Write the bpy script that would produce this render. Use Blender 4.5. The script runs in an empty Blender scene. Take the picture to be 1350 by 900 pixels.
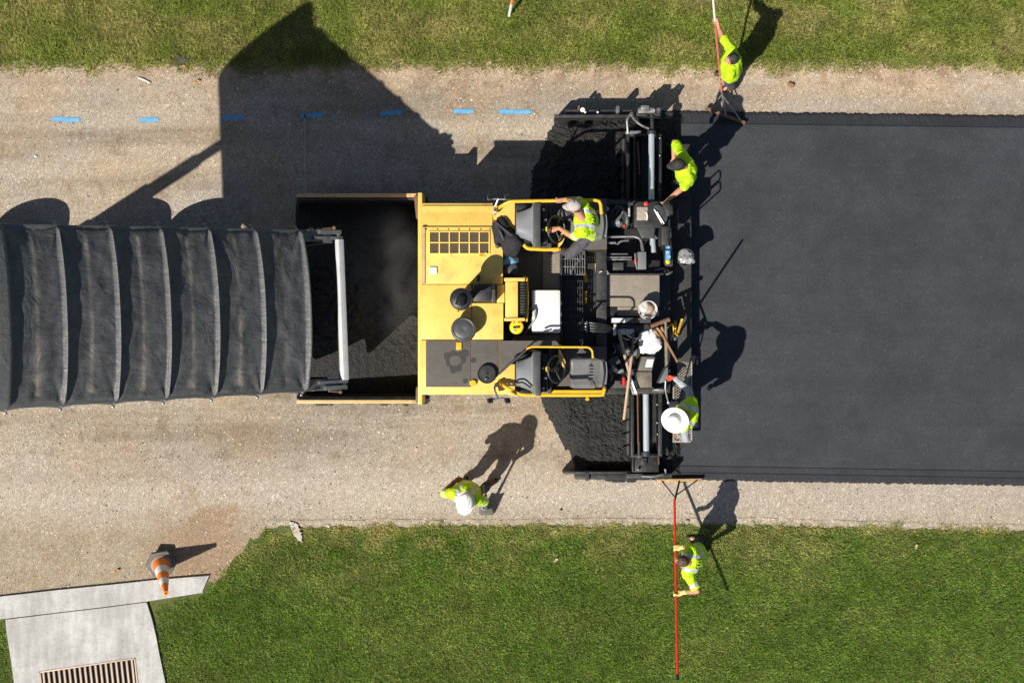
import bpy, bmesh, math, random
import numpy as np
from mathutils import Vector, Matrix, noise as mnoise

random.seed(7)
rng = np.random.default_rng(11)
R = math.radians
sc = bpy.context.scene
C = sc.collection

# ------------------------------------------------------------------ camera, sky, sun, exposure
CAM_H, PPM = 24.0, 85.0                      # camera height (m); photo pixels per metre on the ground
cam = bpy.data.cameras.new('camera')
cam.sensor_width = 36.0
cam.lens = 36.0 * CAM_H / (1350.0 / PPM)
cam.clip_end = 2000
camo = bpy.data.objects.new('camera', cam)
C.objects.link(camo)
camo.location = (0, 0, CAM_H)
camo.rotation_euler = (0, 0, 0)
sc.camera = camo

SUN_TO = Vector((-0.678, -0.735, 0)).normalized() * math.cos(R(50.5)) + Vector((0, 0, math.sin(R(50.5))))
w = bpy.data.worlds.new('World'); sc.world = w; w.use_nodes = True
nt = w.node_tree
bg = nt.nodes['Background']
sky = nt.nodes.new('ShaderNodeTexSky'); sky.sky_type = 'NISHITA'; sky.sun_disc = False
sky.sun_elevation = R(50.5); sky.sun_rotation = math.atan2(SUN_TO.x, SUN_TO.y)
nt.links.new(sky.outputs[0], bg.inputs[0]); bg.inputs[1].default_value = 0.050
sl = bpy.data.lights.new('sun', 'SUN'); sl.energy = 4.6; sl.angle = R(0.5); sl.color = (1.0, 0.93, 0.82)
so = bpy.data.objects.new('sun', sl); C.objects.link(so)
so.rotation_euler = (-SUN_TO).to_track_quat('-Z', 'Y').to_euler(); so.location = SUN_TO * 40
sc.view_settings.view_transform = 'Standard'; sc.view_settings.look = 'None'
sc.view_settings.exposure = 0.46; sc.view_settings.gamma = 1.0; sc.view_settings.use_curve_mapping = False
sc.cycles.max_bounces = 6; sc.cycles.transparent_max_bounces = 6

# ------------------------------------------------------------------ helpers
def P(px, py, z=0.0):
    """a photo pixel taken at the height z the thing really has"""
    k = (CAM_H - z) / CAM_H / PPM
    return Vector(((px - 675.0) * k, (450.0 - py) * k, z))

def L(px, z=0.0):                             # a length in pixels at height z -> metres
    return px * (CAM_H - z) / CAM_H / PPM

ORIGIN = {}
def thing(name, label, cat, loc, group=None):
    o = bpy.data.objects.new(name, None); C.objects.link(o)
    o.empty_display_size = 0.2
    o.location = loc; o['label'] = label; o['category'] = cat
    if group: o['group'] = group
    ORIGIN[o.name] = Vector(loc)
    return o

def tag(o, label, cat, group=None):
    o['label'] = label; o['category'] = cat
    if group: o['group'] = group
    return o

def struct(o): o['kind'] = 'structure'; return o
def stuff(o, label=None, cat=None):
    o['kind'] = 'stuff'
    if label: o['label'] = label
    if cat: o['category'] = cat
    return o

def link_mesh(name, me, mats, parent=None, base=None, smooth=35):
    """me is in world coordinates; re-origin it on its thing (or on base)"""
    if not isinstance(mats, (list, tuple)): mats = [mats]
    if len(me.materials) == 0:
        for m in mats: me.materials.append(m)
    org = ORIGIN[parent.name] if parent else Vector(base if base is not None else (0, 0, 0))
    if org.length: me.transform(Matrix.Translation(-org))
    if smooth:
        me.shade_smooth(); me.set_sharp_from_angle(angle=R(smooth))
    o = bpy.data.objects.new(name, me); C.objects.link(o)
    if parent: o.parent = parent
    else: o.location = org
    ORIGIN[o.name] = org
    return o

class MB:
    def __init__(s): s.bm = bmesh.new(); s.mi = 0
    def _fin(s, fs, bev=0, seg=2):
        for f in fs: f.material_index = s.mi
        if bev > 0:
            es = list({e for f in fs for e in f.edges})
            bmesh.ops.bevel(s.bm, geom=es, offset=bev, segments=seg, affect='EDGES', profile=0.6)
        return s
    def hull8(s, lo, hi, bev=0):
        """two quads (bottom ring, top ring)"""
        n = len(lo)
        a = [s.bm.verts.new(v) for v in lo]; b = [s.bm.verts.new(v) for v in hi]
        fs = [s.bm.faces.new(a[::-1]), s.bm.faces.new(b)]
        for i in range(n):
            fs.append(s.bm.faces.new([a[i], a[(i+1) % n], b[(i+1) % n], b[i]]))
        return s._fin(fs, bev)
    def box(s, c, size, rz=0.0, bev=0, mat=None):
        c = Vector(c); hx, hy, hz = size[0]/2, size[1]/2, size[2]/2
        m = mat if mat is not None else Matrix.Rotation(rz, 3, 'Z')
        q = [(-hx, -hy), (hx, -hy), (hx, hy), (-hx, hy)]
        return s.hull8([c + m @ Vector((x, y, -hz)) for x, y in q], [c + m @ Vector((x, y, hz)) for x, y in q], bev)
    def pbox(s, x0, y0, x1, y1, z0, z1, bev=0):
        a = P(x0, y1, z1); b = P(x1, y0, z1)
        return s.box(((a.x+b.x)/2, (a.y+b.y)/2, (z0+z1)/2), (b.x-a.x, b.y-a.y, z1-z0), 0, bev)
    def prism(s, pts, z0, z1, bev=0):
        """pts: photo pixels read at z1, counter-clockwise or not"""
        q = [P(x, y, z1) for x, y in pts]
        ar = sum(q[i].x*q[(i+1) % len(q)].y - q[(i+1) % len(q)].x*q[i].y for i in range(len(q)))
        if ar < 0: q = q[::-1]
        return s.hull8([Vector((v.x, v.y, z0)) for v in q], q, bev)
    def ring(s, c, u, v, ru, rv, n):
        return [s.bm.verts.new(c + u*(ru*math.cos(2*math.pi*i/n)) + v*(rv*math.sin(2*math.pi*i/n))) for i in range(n)]
    def skin(s, rings, caps=True):
        fs = []; n = len(rings[0])
        for a, b in zip(rings, rings[1:]):
            for i in range(n): fs.append(s.bm.faces.new([a[i], a[(i+1) % n], b[(i+1) % n], b[i]]))
        if caps:
            fs.append(s.bm.faces.new(rings[0][::-1])); fs.append(s.bm.faces.new(rings[-1]))
        return s._fin(fs)
    def tube(s, pts, r, n=8, r1=None):
        pts = [Vector(p) for p in pts]
        if len(pts) > 2:                          # round the corners a little
            q = [pts[0]]
            for a, b, c in zip(pts, pts[1:], pts[2:]):
                d = min((b-a).length, (c-b).length) * 0.35
                d = min(d, max(3*r, 0.03))
                p1 = b + (a-b).normalized()*d; p2 = b + (c-b).normalized()*d
                q += [p1, (p1 + 2*b + p2)/4, p2]
            pts = q + [pts[-1]]
        rs = []; t0 = (pts[1]-pts[0]).normalized()
        u = t0.orthogonal().normalized()
        for i, p in enumerate(pts):
            t = ((pts[min(i+1, len(pts)-1)] - pts[max(i-1, 0)])).normalized()
            u = (u - t*u.dot(t)).normalized(); v = t.cross(u)
            rr = r if r1 is None else r + (r1-r)*i/(len(pts)-1)
            rs.append(s.ring(p, u, v, rr, rr, n))
        return s.skin(rs)
    def cyl(s, p0, p1, r, n=16, r1=None):
        return s.tube([p0, p1], r, n, r1)
    def lathe(s, prof, c, axis=(0, 0, 1), n=24):
        c = Vector(c); a = Vector(axis).normalized(); u = a.orthogonal().normalized(); v = a.cross(u)
        return s.skin([s.ring(c + a*z, u, v, max(r, 1e-4), max(r, 1e-4), n) for r, z in prof])
    def torus(s, c, axis, R0, r, n=28, m=8):
        c = Vector(c); a = Vector(axis).normalized(); u = a.orthogonal().normalized(); v = a.cross(u)
        rings = []
        for i in range(n):
            t = 2*math.pi*i/n; d = u*math.cos(t) + v*math.sin(t)
            rings.append([s.bm.verts.new(c + d*(R0 + r*math.cos(2*math.pi*j/m)) + a*(r*math.sin(2*math.pi*j/m))) for j in range(m)])
        fs = []
        for i in range(n):
            A, B = rings[i], rings[(i+1) % n]
            for j in range(m): fs.append(s.bm.faces.new([A[j], B[j], B[(j+1) % m], A[(j+1) % m]]))
        return s._fin(fs)
    def ball(s, c, r, rot=None, n=16):
        c = Vector(c); r = (r, r, r) if not hasattr(r, '__len__') else r
        m = rot if rot is not None else Matrix.Identity(3)
        rings = []
        k = max(5, n//2)
        for i in range(1, k):
            t = math.pi*i/k
            rings.append([s.bm.verts.new(c + m @ Vector((r[0]*math.sin(t)*math.cos(2*math.pi*j/n), r[1]*math.sin(t)*math.sin(2*math.pi*j/n), -r[2]*math.cos(t)))) for j in range(n)])
        fs = []
        for a, b in zip(rings, rings[1:]):
            for j in range(n): fs.append(s.bm.faces.new([a[j], a[(j+1) % n], b[(j+1) % n], b[j]]))
        lo = s.bm.verts.new(c + m @ Vector((0, 0, -r[2]))); hi = s.bm.verts.new(c + m @ Vector((0, 0, r[2])))
        for j in range(n):
            fs.append(s.bm.faces.new([lo, rings[0][(j+1) % n], rings[0][j]]))
            fs.append(s.bm.faces.new([hi, rings[-1][j], rings[-1][(j+1) % n]]))
        return s._fin(fs)
    def caps(s, p0, p1, r0, r1, n=12):
        p0, p1 = Vector(p0), Vector(p1); d = p1-p0
        if d.length < 1e-5: return s.ball(p0, max(r0, r1), None, n)
        t = d.normalized(); u = t.orthogonal().normalized(); v = t.cross(u)
        rs = []
        for a in (80, 55, 28, 0): rs.append(s.ring(p0 - t*(r0*math.sin(R(a))), u, v, r0*math.cos(R(a)), r0*math.cos(R(a)), n))
        for a in (0, 28, 55, 80): rs.append(s.ring(p1 + t*(r1*math.sin(R(a))), u, v, r1*math.cos(R(a)), r1*math.cos(R(a)), n))
        return s.skin(rs)
    def grid(s, nu, nv, fn):
        vs = [[s.bm.verts.new(fn(i/nu, j/nv)) for j in range(nv+1)] for i in range(nu+1)]
        fs = []
        for i in range(nu):
            for j in range(nv): fs.append(s.bm.faces.new([vs[i][j], vs[i+1][j], vs[i+1][j+1], vs[i][j+1]]))
        return s._fin(fs)
    def mesh(s, name='mesh'):
        bmesh.ops.recalc_face_normals(s.bm, faces=s.bm.faces[:])
        me = bpy.data.meshes.new(name); s.bm.to_mesh(me); s.bm.free(); return me
    def build(s, name, mats, parent=None, base=None, smooth=35):
        return link_mesh(name, s.mesh(name), mats, parent, base, smooth)

def remesh(bm_mb, voxel, iters=4, fac=0.5):
    me = bm_mb.mesh('tmp')
    o = bpy.data.objects.new('tmp', me); C.objects.link(o)
    m = o.modifiers.new('r', 'REMESH'); m.mode = 'VOXEL'; m.voxel_size = voxel; m.use_smooth_shade = True
    if iters:
        q = o.modifiers.new('s', 'SMOOTH'); q.iterations = iters; q.factor = fac
    bpy.context.view_layer.update()
    dg = bpy.context.evaluated_depsgraph_get()
    out = bpy.data.meshes.new_from_object(o.evaluated_get(dg))
    bpy.data.objects.remove(o); bpy.data.meshes.remove(me)
    return out

# value noise in numpy for scattering
def vnoise(x, y, seed=0):
    xi = np.floor(x).astype(np.int64); yi = np.floor(y).astype(np.int64)
    xf = x-xi; yf = y-yi; u = xf*xf*(3-2*xf); v = yf*yf*(3-2*yf)
    def h(a, b):
        n = (a*374761393 + b*668265263 + seed*974711) & 0xffffffff
        n = ((n ^ (n >> 13))*1274126177) & 0xffffffff
        return ((n ^ (n >> 16)) & 0xffff)/65535.0
    return (h(xi, yi)*(1-u)+h(xi+1, yi)*u)*(1-v) + (h(xi, yi+1)*(1-u)+h(xi+1, yi+1)*u)*v
def fbm(x, y, seed=0, o=4):
    a = 0; amp = .5
    for i in range(o): a = a + amp*vnoise(x*2**i, y*2**i, seed+i); amp *= .5
    return a/(1-.5**o)

# ------------------------------------------------------------------ materials
def newmat(name):
    m = bpy.data.materials.new(name); m.use_nodes = True
    return m, m.node_tree, m.node_tree.nodes['Principled BSDF']
def N(nt, t, **kw):
    n = nt.nodes.new(t)
    for k, v in kw.items(): setattr(n, k, v)
    return n
def tex(nt, kind, scale, detail=4, rough=.55, coord=None, dist=0.0):
    n = N(nt, 'ShaderNodeTexNoise' if kind == 'n' else 'ShaderNodeTexVoronoi')
    n.inputs['Scale'].default_value = scale
    if kind == 'n':
        n.inputs['Detail'].default_value = detail; n.inputs['Roughness'].default_value = rough; n.inputs['Distortion'].default_value = dist
    if coord is not None: nt.links.new(coord, n.inputs['Vector'])
    return n
def ramp(nt, src, stops):
    r = N(nt, 'ShaderNodeValToRGB'); e = r.color_ramp.elements
    while len(e) < len(stops): e.new(0.5)
    for q, (p, c) in zip(e, stops):
        q.position = p; q.color = tuple(c[:3]) + (1,) if hasattr(c, '__len__') else (c, c, c, 1)
    nt.links.new(src, r.inputs[0]); return r.outputs[0]
def mixc(nt, fac, a, b, mode='MIX'):
    m = N(nt, 'ShaderNodeMix', data_type='RGBA', blend_type=mode)
    for s, i in ((fac, 0), (a, 6), (b, 7)):
        if hasattr(s, 'default_value') or hasattr(s, 'is_linked'): nt.links.new(s, m.inputs[i])
        else: m.inputs[i].default_value = s if i == 0 else (tuple(s) + (1,) if len(s) == 3 else s)
    return m.outputs[2]
def math_(nt, op, a, b=0.0, clamp=False):
    m = N(nt, 'ShaderNodeMath', operation=op, use_clamp=clamp)
    for i, s in enumerate((a, b)):
        if hasattr(s, 'is_linked'): nt.links.new(s, m.inputs[i])
        else: m.inputs[i].default_value = s
    return m.outputs[0]
def bump(nt, bs, h, strength, dist=0.02):
    b = N(nt, 'ShaderNodeBump'); b.inputs['Strength'].default_value = strength; b.inputs['Distance'].default_value = dist
    nt.links.new(h, b.inputs['Height']); nt.links.new(b.outputs[0], bs.inputs['Normal'])

def M(name, col, rough=.5, metal=0.0, var=.15, scale=6, dirt=None, damt=.35, bmp=0.0, bscale=60, spec=.5):
    m, nt, bs = newmat(name)
    co = N(nt, 'ShaderNodeTexCoord').outputs['Object']
    n = tex(nt, 'n', scale, 5, .6, co)
    lo = tuple(c*(1-var) for c in col); hi = tuple(min(1, c*(1+var)) for c in col)
    c = ramp(nt, n.outputs[0], [(.3, lo), (.7, hi)])
    if dirt:
        d = tex(nt, 'n', scale*2.3, 8, .7, co, .6)
        f = ramp(nt, d.outputs[0], [(.52, 0.0), (.72, damt)])
        c = mixc(nt, f, c, dirt)
    nt.links.new(c, bs.inputs['Base Color'])
    r = ramp(nt, n.outputs[0], [(.3, max(0, rough-.1)), (.7, min(1, rough+.1))])
    nt.links.new(r, bs.inputs['Roughness'])
    bs.inputs['Metallic'].default_value = metal
    bs.inputs['Specular IOR Level'].default_value = spec
    if bmp:
        b = tex(nt, 'n', bscale, 3, .6, co); bump(nt, bs, b.outputs[0], bmp)
    return m

DUST = (.30, .25, .19)
YEL = M('yellow_paint', (.80, .53, .12), .42, 0, .07, 2.5, (.36, .23, .08), .55, .12, 30)
YEL2 = M('yellow_rail_paint', (.80, .46, .03), .35, 0, .08, 8, (.22, .14, .05), .3)
BLK = M('black_steel', (.018, .019, .021), .45, 0, .3, 6, (.10, .09, .075), .45, .1, 90)
BLK2 = M('worn_black_steel', (.035, .036, .038), .5, .2, .3, 9, (.14, .12, .10), .5, .15, 70)
SEATM = M('grey_seat_vinyl', (.15, .153, .158), .36, 0, .12, 5, (.2, .18, .16), .2)
DKG = M('dark_grey_plastic', (.055, .058, .062), .42, 0, .15, 5, (.15, .13, .11), .25)
MIDG = M('mid_grey_cover', (.16, .17, .185), .5, 0, .12, 4, DUST, .25)
RUB = M('rubber', (.016, .016, .017), .7, 0, .2, 10, (.08, .07, .06), .4)
CHR = M('chrome_rod', (.58, .64, .71), .24, .45, .05, 3)
ALU = M('worn_aluminium', (.55, .56, .57), .38, .6, .12, 9, (.2, .18, .16), .3)
STEEL = M('bare_steel', (.30, .30, .30), .4, .7, .2, 9, (.12, .09, .07), .5)
WHT = M('white_plastic', (.70, .70, .70), .45, 0, .03, 3)
WHT2 = M('dirty_white_plastic', (.62, .60, .57), .5, 0, .1, 7, (.3, .24, .18), .4)
PLATE = M('dusty_steel_plate', (.25, .215, .175), .75, 0, .12, 7, (.10, .085, .07), .5, .25, 60)
FLOORP = M('anti_slip_floor', (.115, .105, .095), .85, 0, .15, 8, (.05, .045, .04), .5, .5, 160)
WOOD = M('worn_wood', (.42, .26, .15), .65, 0, .25, 20, (.16, .10, .06), .5)
RUST = M('rusty_brown_steel', (.17, .085, .045), .7, .1, .3, 14, (.06, .035, .02), .6)
BRASS = M('tan_rake_head', (.50, .33, .14), .45, .3, .15, 15, (.16, .1, .05), .5)
RED = M('red_handle_paint', (.70, .035, .012), .35, 0, .06, 6)
REDW = M('weathered_red_handle', (.42, .11, .075), .5, 0, .15, 12, (.55, .42, .35), .5)
ORG = M('orange_cone_rubber', (.92, .21, .008), .45, 0, .06, 7, (.3, .12, .05), .25)
REFL = M('silver_reflective', (.62, .64, .66), .42, .25, .06, 12)
REFW = M('white_reflective', (.78, .78, .77), .4, 0, .05, 12, (.4, .36, .32), .25)
HIVIS = M('hi_vis_lime', (.50, .80, .008), .75, 0, .10, 8, (.33, .45, .03), .35, .5, 26)
HIVISD = M('lime_tshirt', (.47, .76, .006), .8, 0, .10, 9, (.30, .42, .03), .3, .5, 24)
GREYC = M('grey_cloth', (.34, .37, .40), .85, 0, .12, 12)
PANTS = M('charcoal_trousers', (.075, .07, .085), .85, 0, .2, 10, (.14, .12, .1), .3)
PANTS2 = M('dark_blue_trousers', (.03, .035, .05), .85, 0, .2, 10, (.1, .09, .08), .3)
BOOT = M('work_boot', (.022, .019, .017), .6, 0, .25, 20, (.12, .10, .08), .4)
SKIN = M('skin_tan', (.52, .25, .155), .5, 0, .08, 14)
SKIN2 = M('skin_brown', (.20, .09, .045), .5, 0, .08, 14)
HAIR = M('brown_hair', (.10, .055, .03), .55, 0, .45, 40, None, 0, .5, 130)
CAPB = M('black_cap', (.02, .02, .02), .8, 0, .3, 20, (.12, .1, .08), .4)
CAPG = M('light_grey_cap', (.42, .38, .37), .85, 0, .1, 22, (.22, .19, .18), .35)
HATW = M('white_hat', (.82, .81, .78), .6, 0, .03, 6)
GLOVEY = M('yellow_glove', (.74, .60, .20), .7, 0, .12, 30)
GLOVEB = M('brown_leather_glove', (.26, .11, .035), .6, 0, .2, 25)
GLOVER = M('red_glove', (.62, .07, .04), .6, 0, .15, 25)
BLUE = M('blue_plastic', (.07, .30, .62), .35, 0, .1, 12)
YCAP = M('yellow_plastic', (.86, .58, .01), .4, 0, .05, 8)
REDP = M('red_plastic', (.62, .03, .03), .35, 0, .08, 8)
GLASS = M('dark_glass', (.01, .012, .014), .08, 0, .1, 3)
CLOTHB = M('black_cloth', (.020, .020, .025), .85, 0, .3, 12, None, 0, .3, 50)
INK = M('black_print', (.02, .025, .015), .8)
BAGW = M('white_plastic_bag', (.74, .74, .74), .35, 0, .06, 8)
BAGG = M('grey_plastic_film', (.36, .37, .37), .22, .2, .45, 13)
PITM = M('pit_shade_black', (.012, .011, .010), .8, 0, .3, 6)
GRATEM = M('rusty_grate_steel', (.50, .40, .32), .6, .2, .14, 15, (.26, .16, .10), .45)
BEDM = M('truck_bed_paint', (.10, .105, .11), .5, .1, .15, 3, DUST, .3)

def smat(name, col, rough=.6):  # used where a material is set per face
    return M(name, col, rough)

# ================================================================== THE SETTING
# ---- ground: one sheet to the horizon
def ground_mat():
    m, nt, bs = newmat('lawn_soil')
    co = N(nt, 'ShaderNodeTexCoord').outputs['Object']
    a = tex(nt, 'n', .9, 5, .6, co); b = tex(nt, 'n', 45, 4, .7, co)
    c1 = ramp(nt, b.outputs[0], [(.3, (.040, .070, .012)), (.7, (.105, .140, .030))])
    c2 = ramp(nt, b.outputs[0], [(.3, (.07, .075, .022)), (.7, (.16, .155, .05))])
    nt.links.new(mixc(nt, ramp(nt, a.outputs[0], [(.4, 0.0), (.65, .7)]), c1, c2), bs.inputs['Base Color'])
    bs.inputs['Roughness'].default_value = .95
    bump(nt, bs, b.outputs[0], .6); return m
mb = MB()
g = [(-300, -300), (300, -300), (300, 300), (-300, 300)]
mb.bm.faces.new([mb.bm.verts.new((x, y, 0)) for x, y in g])
struct(mb.build('ground', ground_mat()))

# ---- the old gravel road
LOW = [(-5200, 790), (-300, 788), (0, 792), (120, 780), (262, 774), (276, 757), (298, 744), (316, 722), (330, 704), (345, 690), (365, 690), (520, 690), (700, 689), (860, 689), (960, 688), (1100, 691), (1250, 695), (1400, 698), (1700, 704), (6500, 760)]
UPP = [(-5200, 95), (0, 95), (300, 97), (520, 94), (720, 96), (900, 97), (1040, 96), (1180, 93), (1350, 97), (1700, 98), (6500, 100)]
def road_mat():
    m, nt, bs = newmat('old_gravel_road')
    co = N(nt, 'ShaderNodeTexCoord').outputs['Object']
    warp = tex(nt, 'n', 9, 2, .5, co)
    wv = N(nt, 'ShaderNodeVectorMath', operation='MULTIPLY_ADD')
    nt.links.new(warp.outputs['Color'], wv.inputs[0]); wv.inputs[1].default_value = (.05, .05, .05); nt.links.new(co, wv.inputs[2])
    v1 = tex(nt, 'v', 44, coord=wv.outputs[0]); v2 = tex(nt, 'v', 105, coord=wv.outputs[0])
    fine = tex(nt, 'n', 160, 3, .7, co)
    big = tex(nt, 'n', .55, 6, .62, co, .5); mid = tex(nt, 'n', 3.2, 6, .65, co, .4)
    s1 = ramp(nt, v1.outputs['Color'], [(0, .36), (.4, .76), (.76, 1.08), (.91, 1.75), (1, 2.5)])
    s2 = ramp(nt, v2.outputs['Color'], [(0, .40), (.5, .95), (.85, 1.3), (1, 2.1)])
    sp = mixc(nt, .5, s1, s2)
    grey = (.385, .342, .285); tan = (.400, .322, .235); brown = (.235, .175, .118); pale = (.56, .46, .35)
    base = mixc(nt, ramp(nt, big.outputs[0], [(.42, 0.0), (.6, 1.0)]), grey, tan)
    base = mixc(nt, ramp(nt, mid.outputs[0], [(.52, 0.0), (.72, .75)]), base, brown)
    bm_ = N(nt, 'ShaderNodeMapping'); bm_.inputs['Scale'].default_value = (.10, 1.1, 1); nt.links.new(co, bm_.inputs[0])
    band = tex(nt, 'n', 1.3, 4, .6, bm_.outputs[0], .3)
    base = mixc(nt, .85, base, ramp(nt, band.outputs[0], [(.34, (.70, .67, .62)), (.5, (1, 1, 1)), (.66, (1.25, 1.24, 1.22))]), 'MULTIPLY')
    # the verge by the upper grass is sandy dirt; the lower margin is pale washed gravel
    sx = N(nt, 'ShaderNodeSeparateXYZ'); nt.links.new(co, sx.inputs[0])
    yy = math_(nt, 'ADD', sx.outputs[1], math_(nt, 'MULTIPLY', math_(nt, 'SUBTRACT', big.outputs[0], .5), .9))
    xr = ramp(nt, math_(nt, 'MULTIPLY_ADD', sx.outputs[0], .06), [(.0, .35), (.30, 1.0)])
    mr = N(nt, 'ShaderNodeMapRange'); mr.inputs[1].default_value = 3.65; mr.inputs[2].default_value = 4.15; nt.links.new(yy, mr.inputs[0])
    vg = math_(nt, 'MULTIPLY', mr.outputs[0], xr)
    sand = mixc(nt, ramp(nt, mid.outputs[0], [(.38, 0.0), (.55, 1.0)]), (.30, .205, .13), (.50, .385, .27))
    base = mixc(nt, math_(nt, 'MULTIPLY', vg, .85), base, sand)
    mr2 = N(nt, 'ShaderNodeMapRange'); mr2.inputs[1].default_value = -1.75; mr2.inputs[2].default_value = -2.25
    nt.links.new(math_(nt, 'ADD', sx.outputs[1], math_(nt, 'MULTIPLY', math_(nt, 'SUBTRACT', big.outputs[0], .5), .5)), mr2.inputs[0])
    base = mixc(nt, math_(nt, 'MULTIPLY', mr2.outputs[0], .6), base, (.47, .415, .35))
    mr3 = N(nt, 'ShaderNodeMapRange'); mr3.inputs[1].default_value = -2.55; mr3.inputs[2].default_value = -3.1
    nt.links.new(yy, mr3.inputs[0])
    base = mixc(nt, math_(nt, 'MULTIPLY', mr3.outputs[0], .8), base, mixc(nt, ramp(nt, mid.outputs[0], [(.4, 0.0), (.6, 1.0)]), (.36, .30, .21), (.30, .235, .15)))
    vd = N(nt, 'ShaderNodeVectorMath', operation='DISTANCE'); nt.links.new(co, vd.inputs[0]); vd.inputs[1].default_value = (-4.75, -3.25, 0)
    dd = math_(nt, 'ADD', vd.outputs['Value'], math_(nt, 'MULTIPLY', math_(nt, 'SUBTRACT', mid.outputs[0], .5), 2.6))
    base = mixc(nt, ramp(nt, dd, [(.45, .9), (1.0, 0.0)]), base, (.325, .228, .150))
    col = mixc(nt, .92, base, sp, 'MULTIPLY')
    col = mixc(nt, .5, col, ramp(nt, fine.outputs[0], [(.3, .6), (.7, 1.4)]), 'MULTIPLY')
    nt.links.new(col, bs.inputs['Base Color']); bs.inputs['Roughness'].default_value = .9
    bs.inputs['Specular IOR Level'].default_value = .25
    h = math_(nt, 'ADD', math_(nt, 'MULTIPLY', v1.outputs['Distance'], 1.0), fine.outputs[0])
    bump(nt, bs, h, .55, .012)
    return m
def interp(poly, x): return np.interp(x, [p[0] for p in poly], [p[1] for p in poly])
mb = MB()
xs = [-5200, -3000, -1500, -700] + list(range(-300, 1701, 5)) + [2200, 3000, 4500, 6500]
rows = []
for x in xs:
    inside = -300 <= x <= 1700
    j1 = (random.random()-.5)*5 + 5*(mnoise.noise((x*.03, 0, 0))) if inside else 0
    j2 = (random.random()-.5)*4 + 4*(mnoise.noise((x*.03, 9, 0))) if inside else 0
    yt = interp(UPP, x) + j1 - 16; yb = interp(LOW, x) + j2 + ((12 + 22*(mnoise.noise((x*.09, 4, 0))) + 14*(random.random()-.5)) if 255 < x < 348 else 3)
    rows.append([mb.bm.verts.new(P(x, yt + (yb-yt)*k/6) + Vector((0, 0, .006))) for k in range(7)])
for a, b in zip(rows, rows[1:]):
    for k in range(6): mb.bm.faces.new([a[k], a[k+1], b[k+1], b[k]])
struct(mb.build('gravel_road', road_mat(), smooth=0))

# ---- broken concrete edge between road and lower lawn
def conc_mat(name, col, stain, bsc=60):
    m, nt, bs = newmat(name)
    co = N(nt, 'ShaderNodeTexCoord').outputs['Object']
    a = tex(nt, 'n', 1.4, 6, .65, co, .3); f = tex(nt, 'n', 120, 4, .7, co); md = tex(nt, 'n', 9, 5, .7, co, .5)
    st = N(nt, 'ShaderNodeMapping'); st.inputs['Scale'].default_value = (6, .8, 1); nt.links.new(co, st.inputs[0])
    streak = tex(nt, 'n', 1.5, 4, .6, st.outputs[0])
    c = mixc(nt, ramp(nt, a.outputs[0], [(.40, 0.0), (.60, .95)]), col, stain)
    c = mixc(nt, ramp(nt, md.outputs[0], [(.56, 0.0), (.75, .5)]), c, tuple(v*.55 for v in col))
    pk = tex(nt, 'n', 26, 5, .75, co, .4); c = mixc(nt, .8, c, ramp(nt, pk.outputs[0], [(.33, .78), (.5, 1.0), (.70, 1.12)]), 'MULTIPLY')
    pv_ = tex(nt, 'v', 16, coord=co); c = mixc(nt, ramp(nt, pv_.outputs['Distance'], [(.05, .55), (.11, 0.0)]), c, (.20, .19, .17))
    c = mixc(nt, .55, c, ramp(nt, streak.outputs[0], [(.35, .75), (.65, 1.2)]), 'MULTIPLY')
    c = mixc(nt, .5, c, ramp(nt, f.outputs[0], [(.3, .7), (.7, 1.25)]), 'MULTIPLY')
    nt.links.new(c, bs.inputs['Base Color']); sp_ = tex(nt, 'v', 2.3, coord=co); sp_.feature = 'DISTANCE_TO_EDGE'
    bs.inputs['Roughness'].default_value = .85
    bump(nt, bs, f.outputs[0], .45, .012); return m
CONC = conc_mat('pale_concrete', (.50, .50, .49), (.38, .375, .36))
EDGE = None
mb = MB(); rows = []
x = 344
while x < 1720:
    n1 = mnoise.noise((x*.021, 3.3, 0)); n2 = mnoise.noise((x*.11, 7.7, 0))
    yt = interp(LOW, x) - 6 + 1.8*n2 + 2.5*n1; wd = max(.8, 5 + 4*n1 + 3*n2)
    h = max(.004, .012 + .012*n2)
    rows.append([mb.bm.verts.new(P(x, yt+wd*f) + Vector((0, 0, z))) for f, z in ((-.03, .003), (0, h), (.35, h+.004), (.7, h+.003), (1, h-.006), (1.06, -.004))])
    x += 1.2 + random.random()*1.6
for a, b in zip(rows, rows[1:]):
    for k in range(5): mb.bm.faces.new([a[k], a[k+1], b[k+1], b[k]])
struct(mb.build('kerb', bpy.data.materials['old_gravel_road'], smooth=0))

# ---- concrete gutter strip and the slab with the drain (set 9 cm above the dirt)
ZS = .055
mb = MB()
top = [(-160, 801), (0, 786), (70, 778), (140, 771), (205, 764), (276, 758)]
bot = [(-160, 831), (6, 815.3), (72, 807.3), (140, 799.3), (194, 792.3), (266, 781)]
ring_ = [P(x, y, ZS) for x, y in top + bot[::-1]][::-1]
mb.hull8([Vector((v.x, v.y, -.02)) for v in ring_], ring_, .008)
struct(mb.build('gutter', CONC))
mb = MB()
gx = [(51, 884.5), (178, 866.5)]              # upper corners of the drain opening
def slab(pts):
    q = [P(x, y, ZS-.005) for x, y in pts]
    if sum(q[i].x*q[(i+1) % len(q)].y - q[(i+1) % len(q)].x*q[i].y for i in range(len(q))) < 0: q = q[::-1]
    mb.hull8([Vector((v.x, v.y, .004)) for v in q], q)
slab([(7, 816.5), (72, 808.5), (140, 800.5), (193, 793.5), (200, 815), (206, 840), (210, 862), (178, 866.5), (51, 884.5), (17, 889), (13, 860), (9, 836)])
slab([(17, 889), (51, 884.5), (60, 960), (28, 966)])
slab([(178, 866.5), (210, 862), (218, 900), (226, 940), (187, 945)])
slab([(28, 966), (60, 960), (187, 945), (226, 940), (240, 1010), (36, 1030)])
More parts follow.
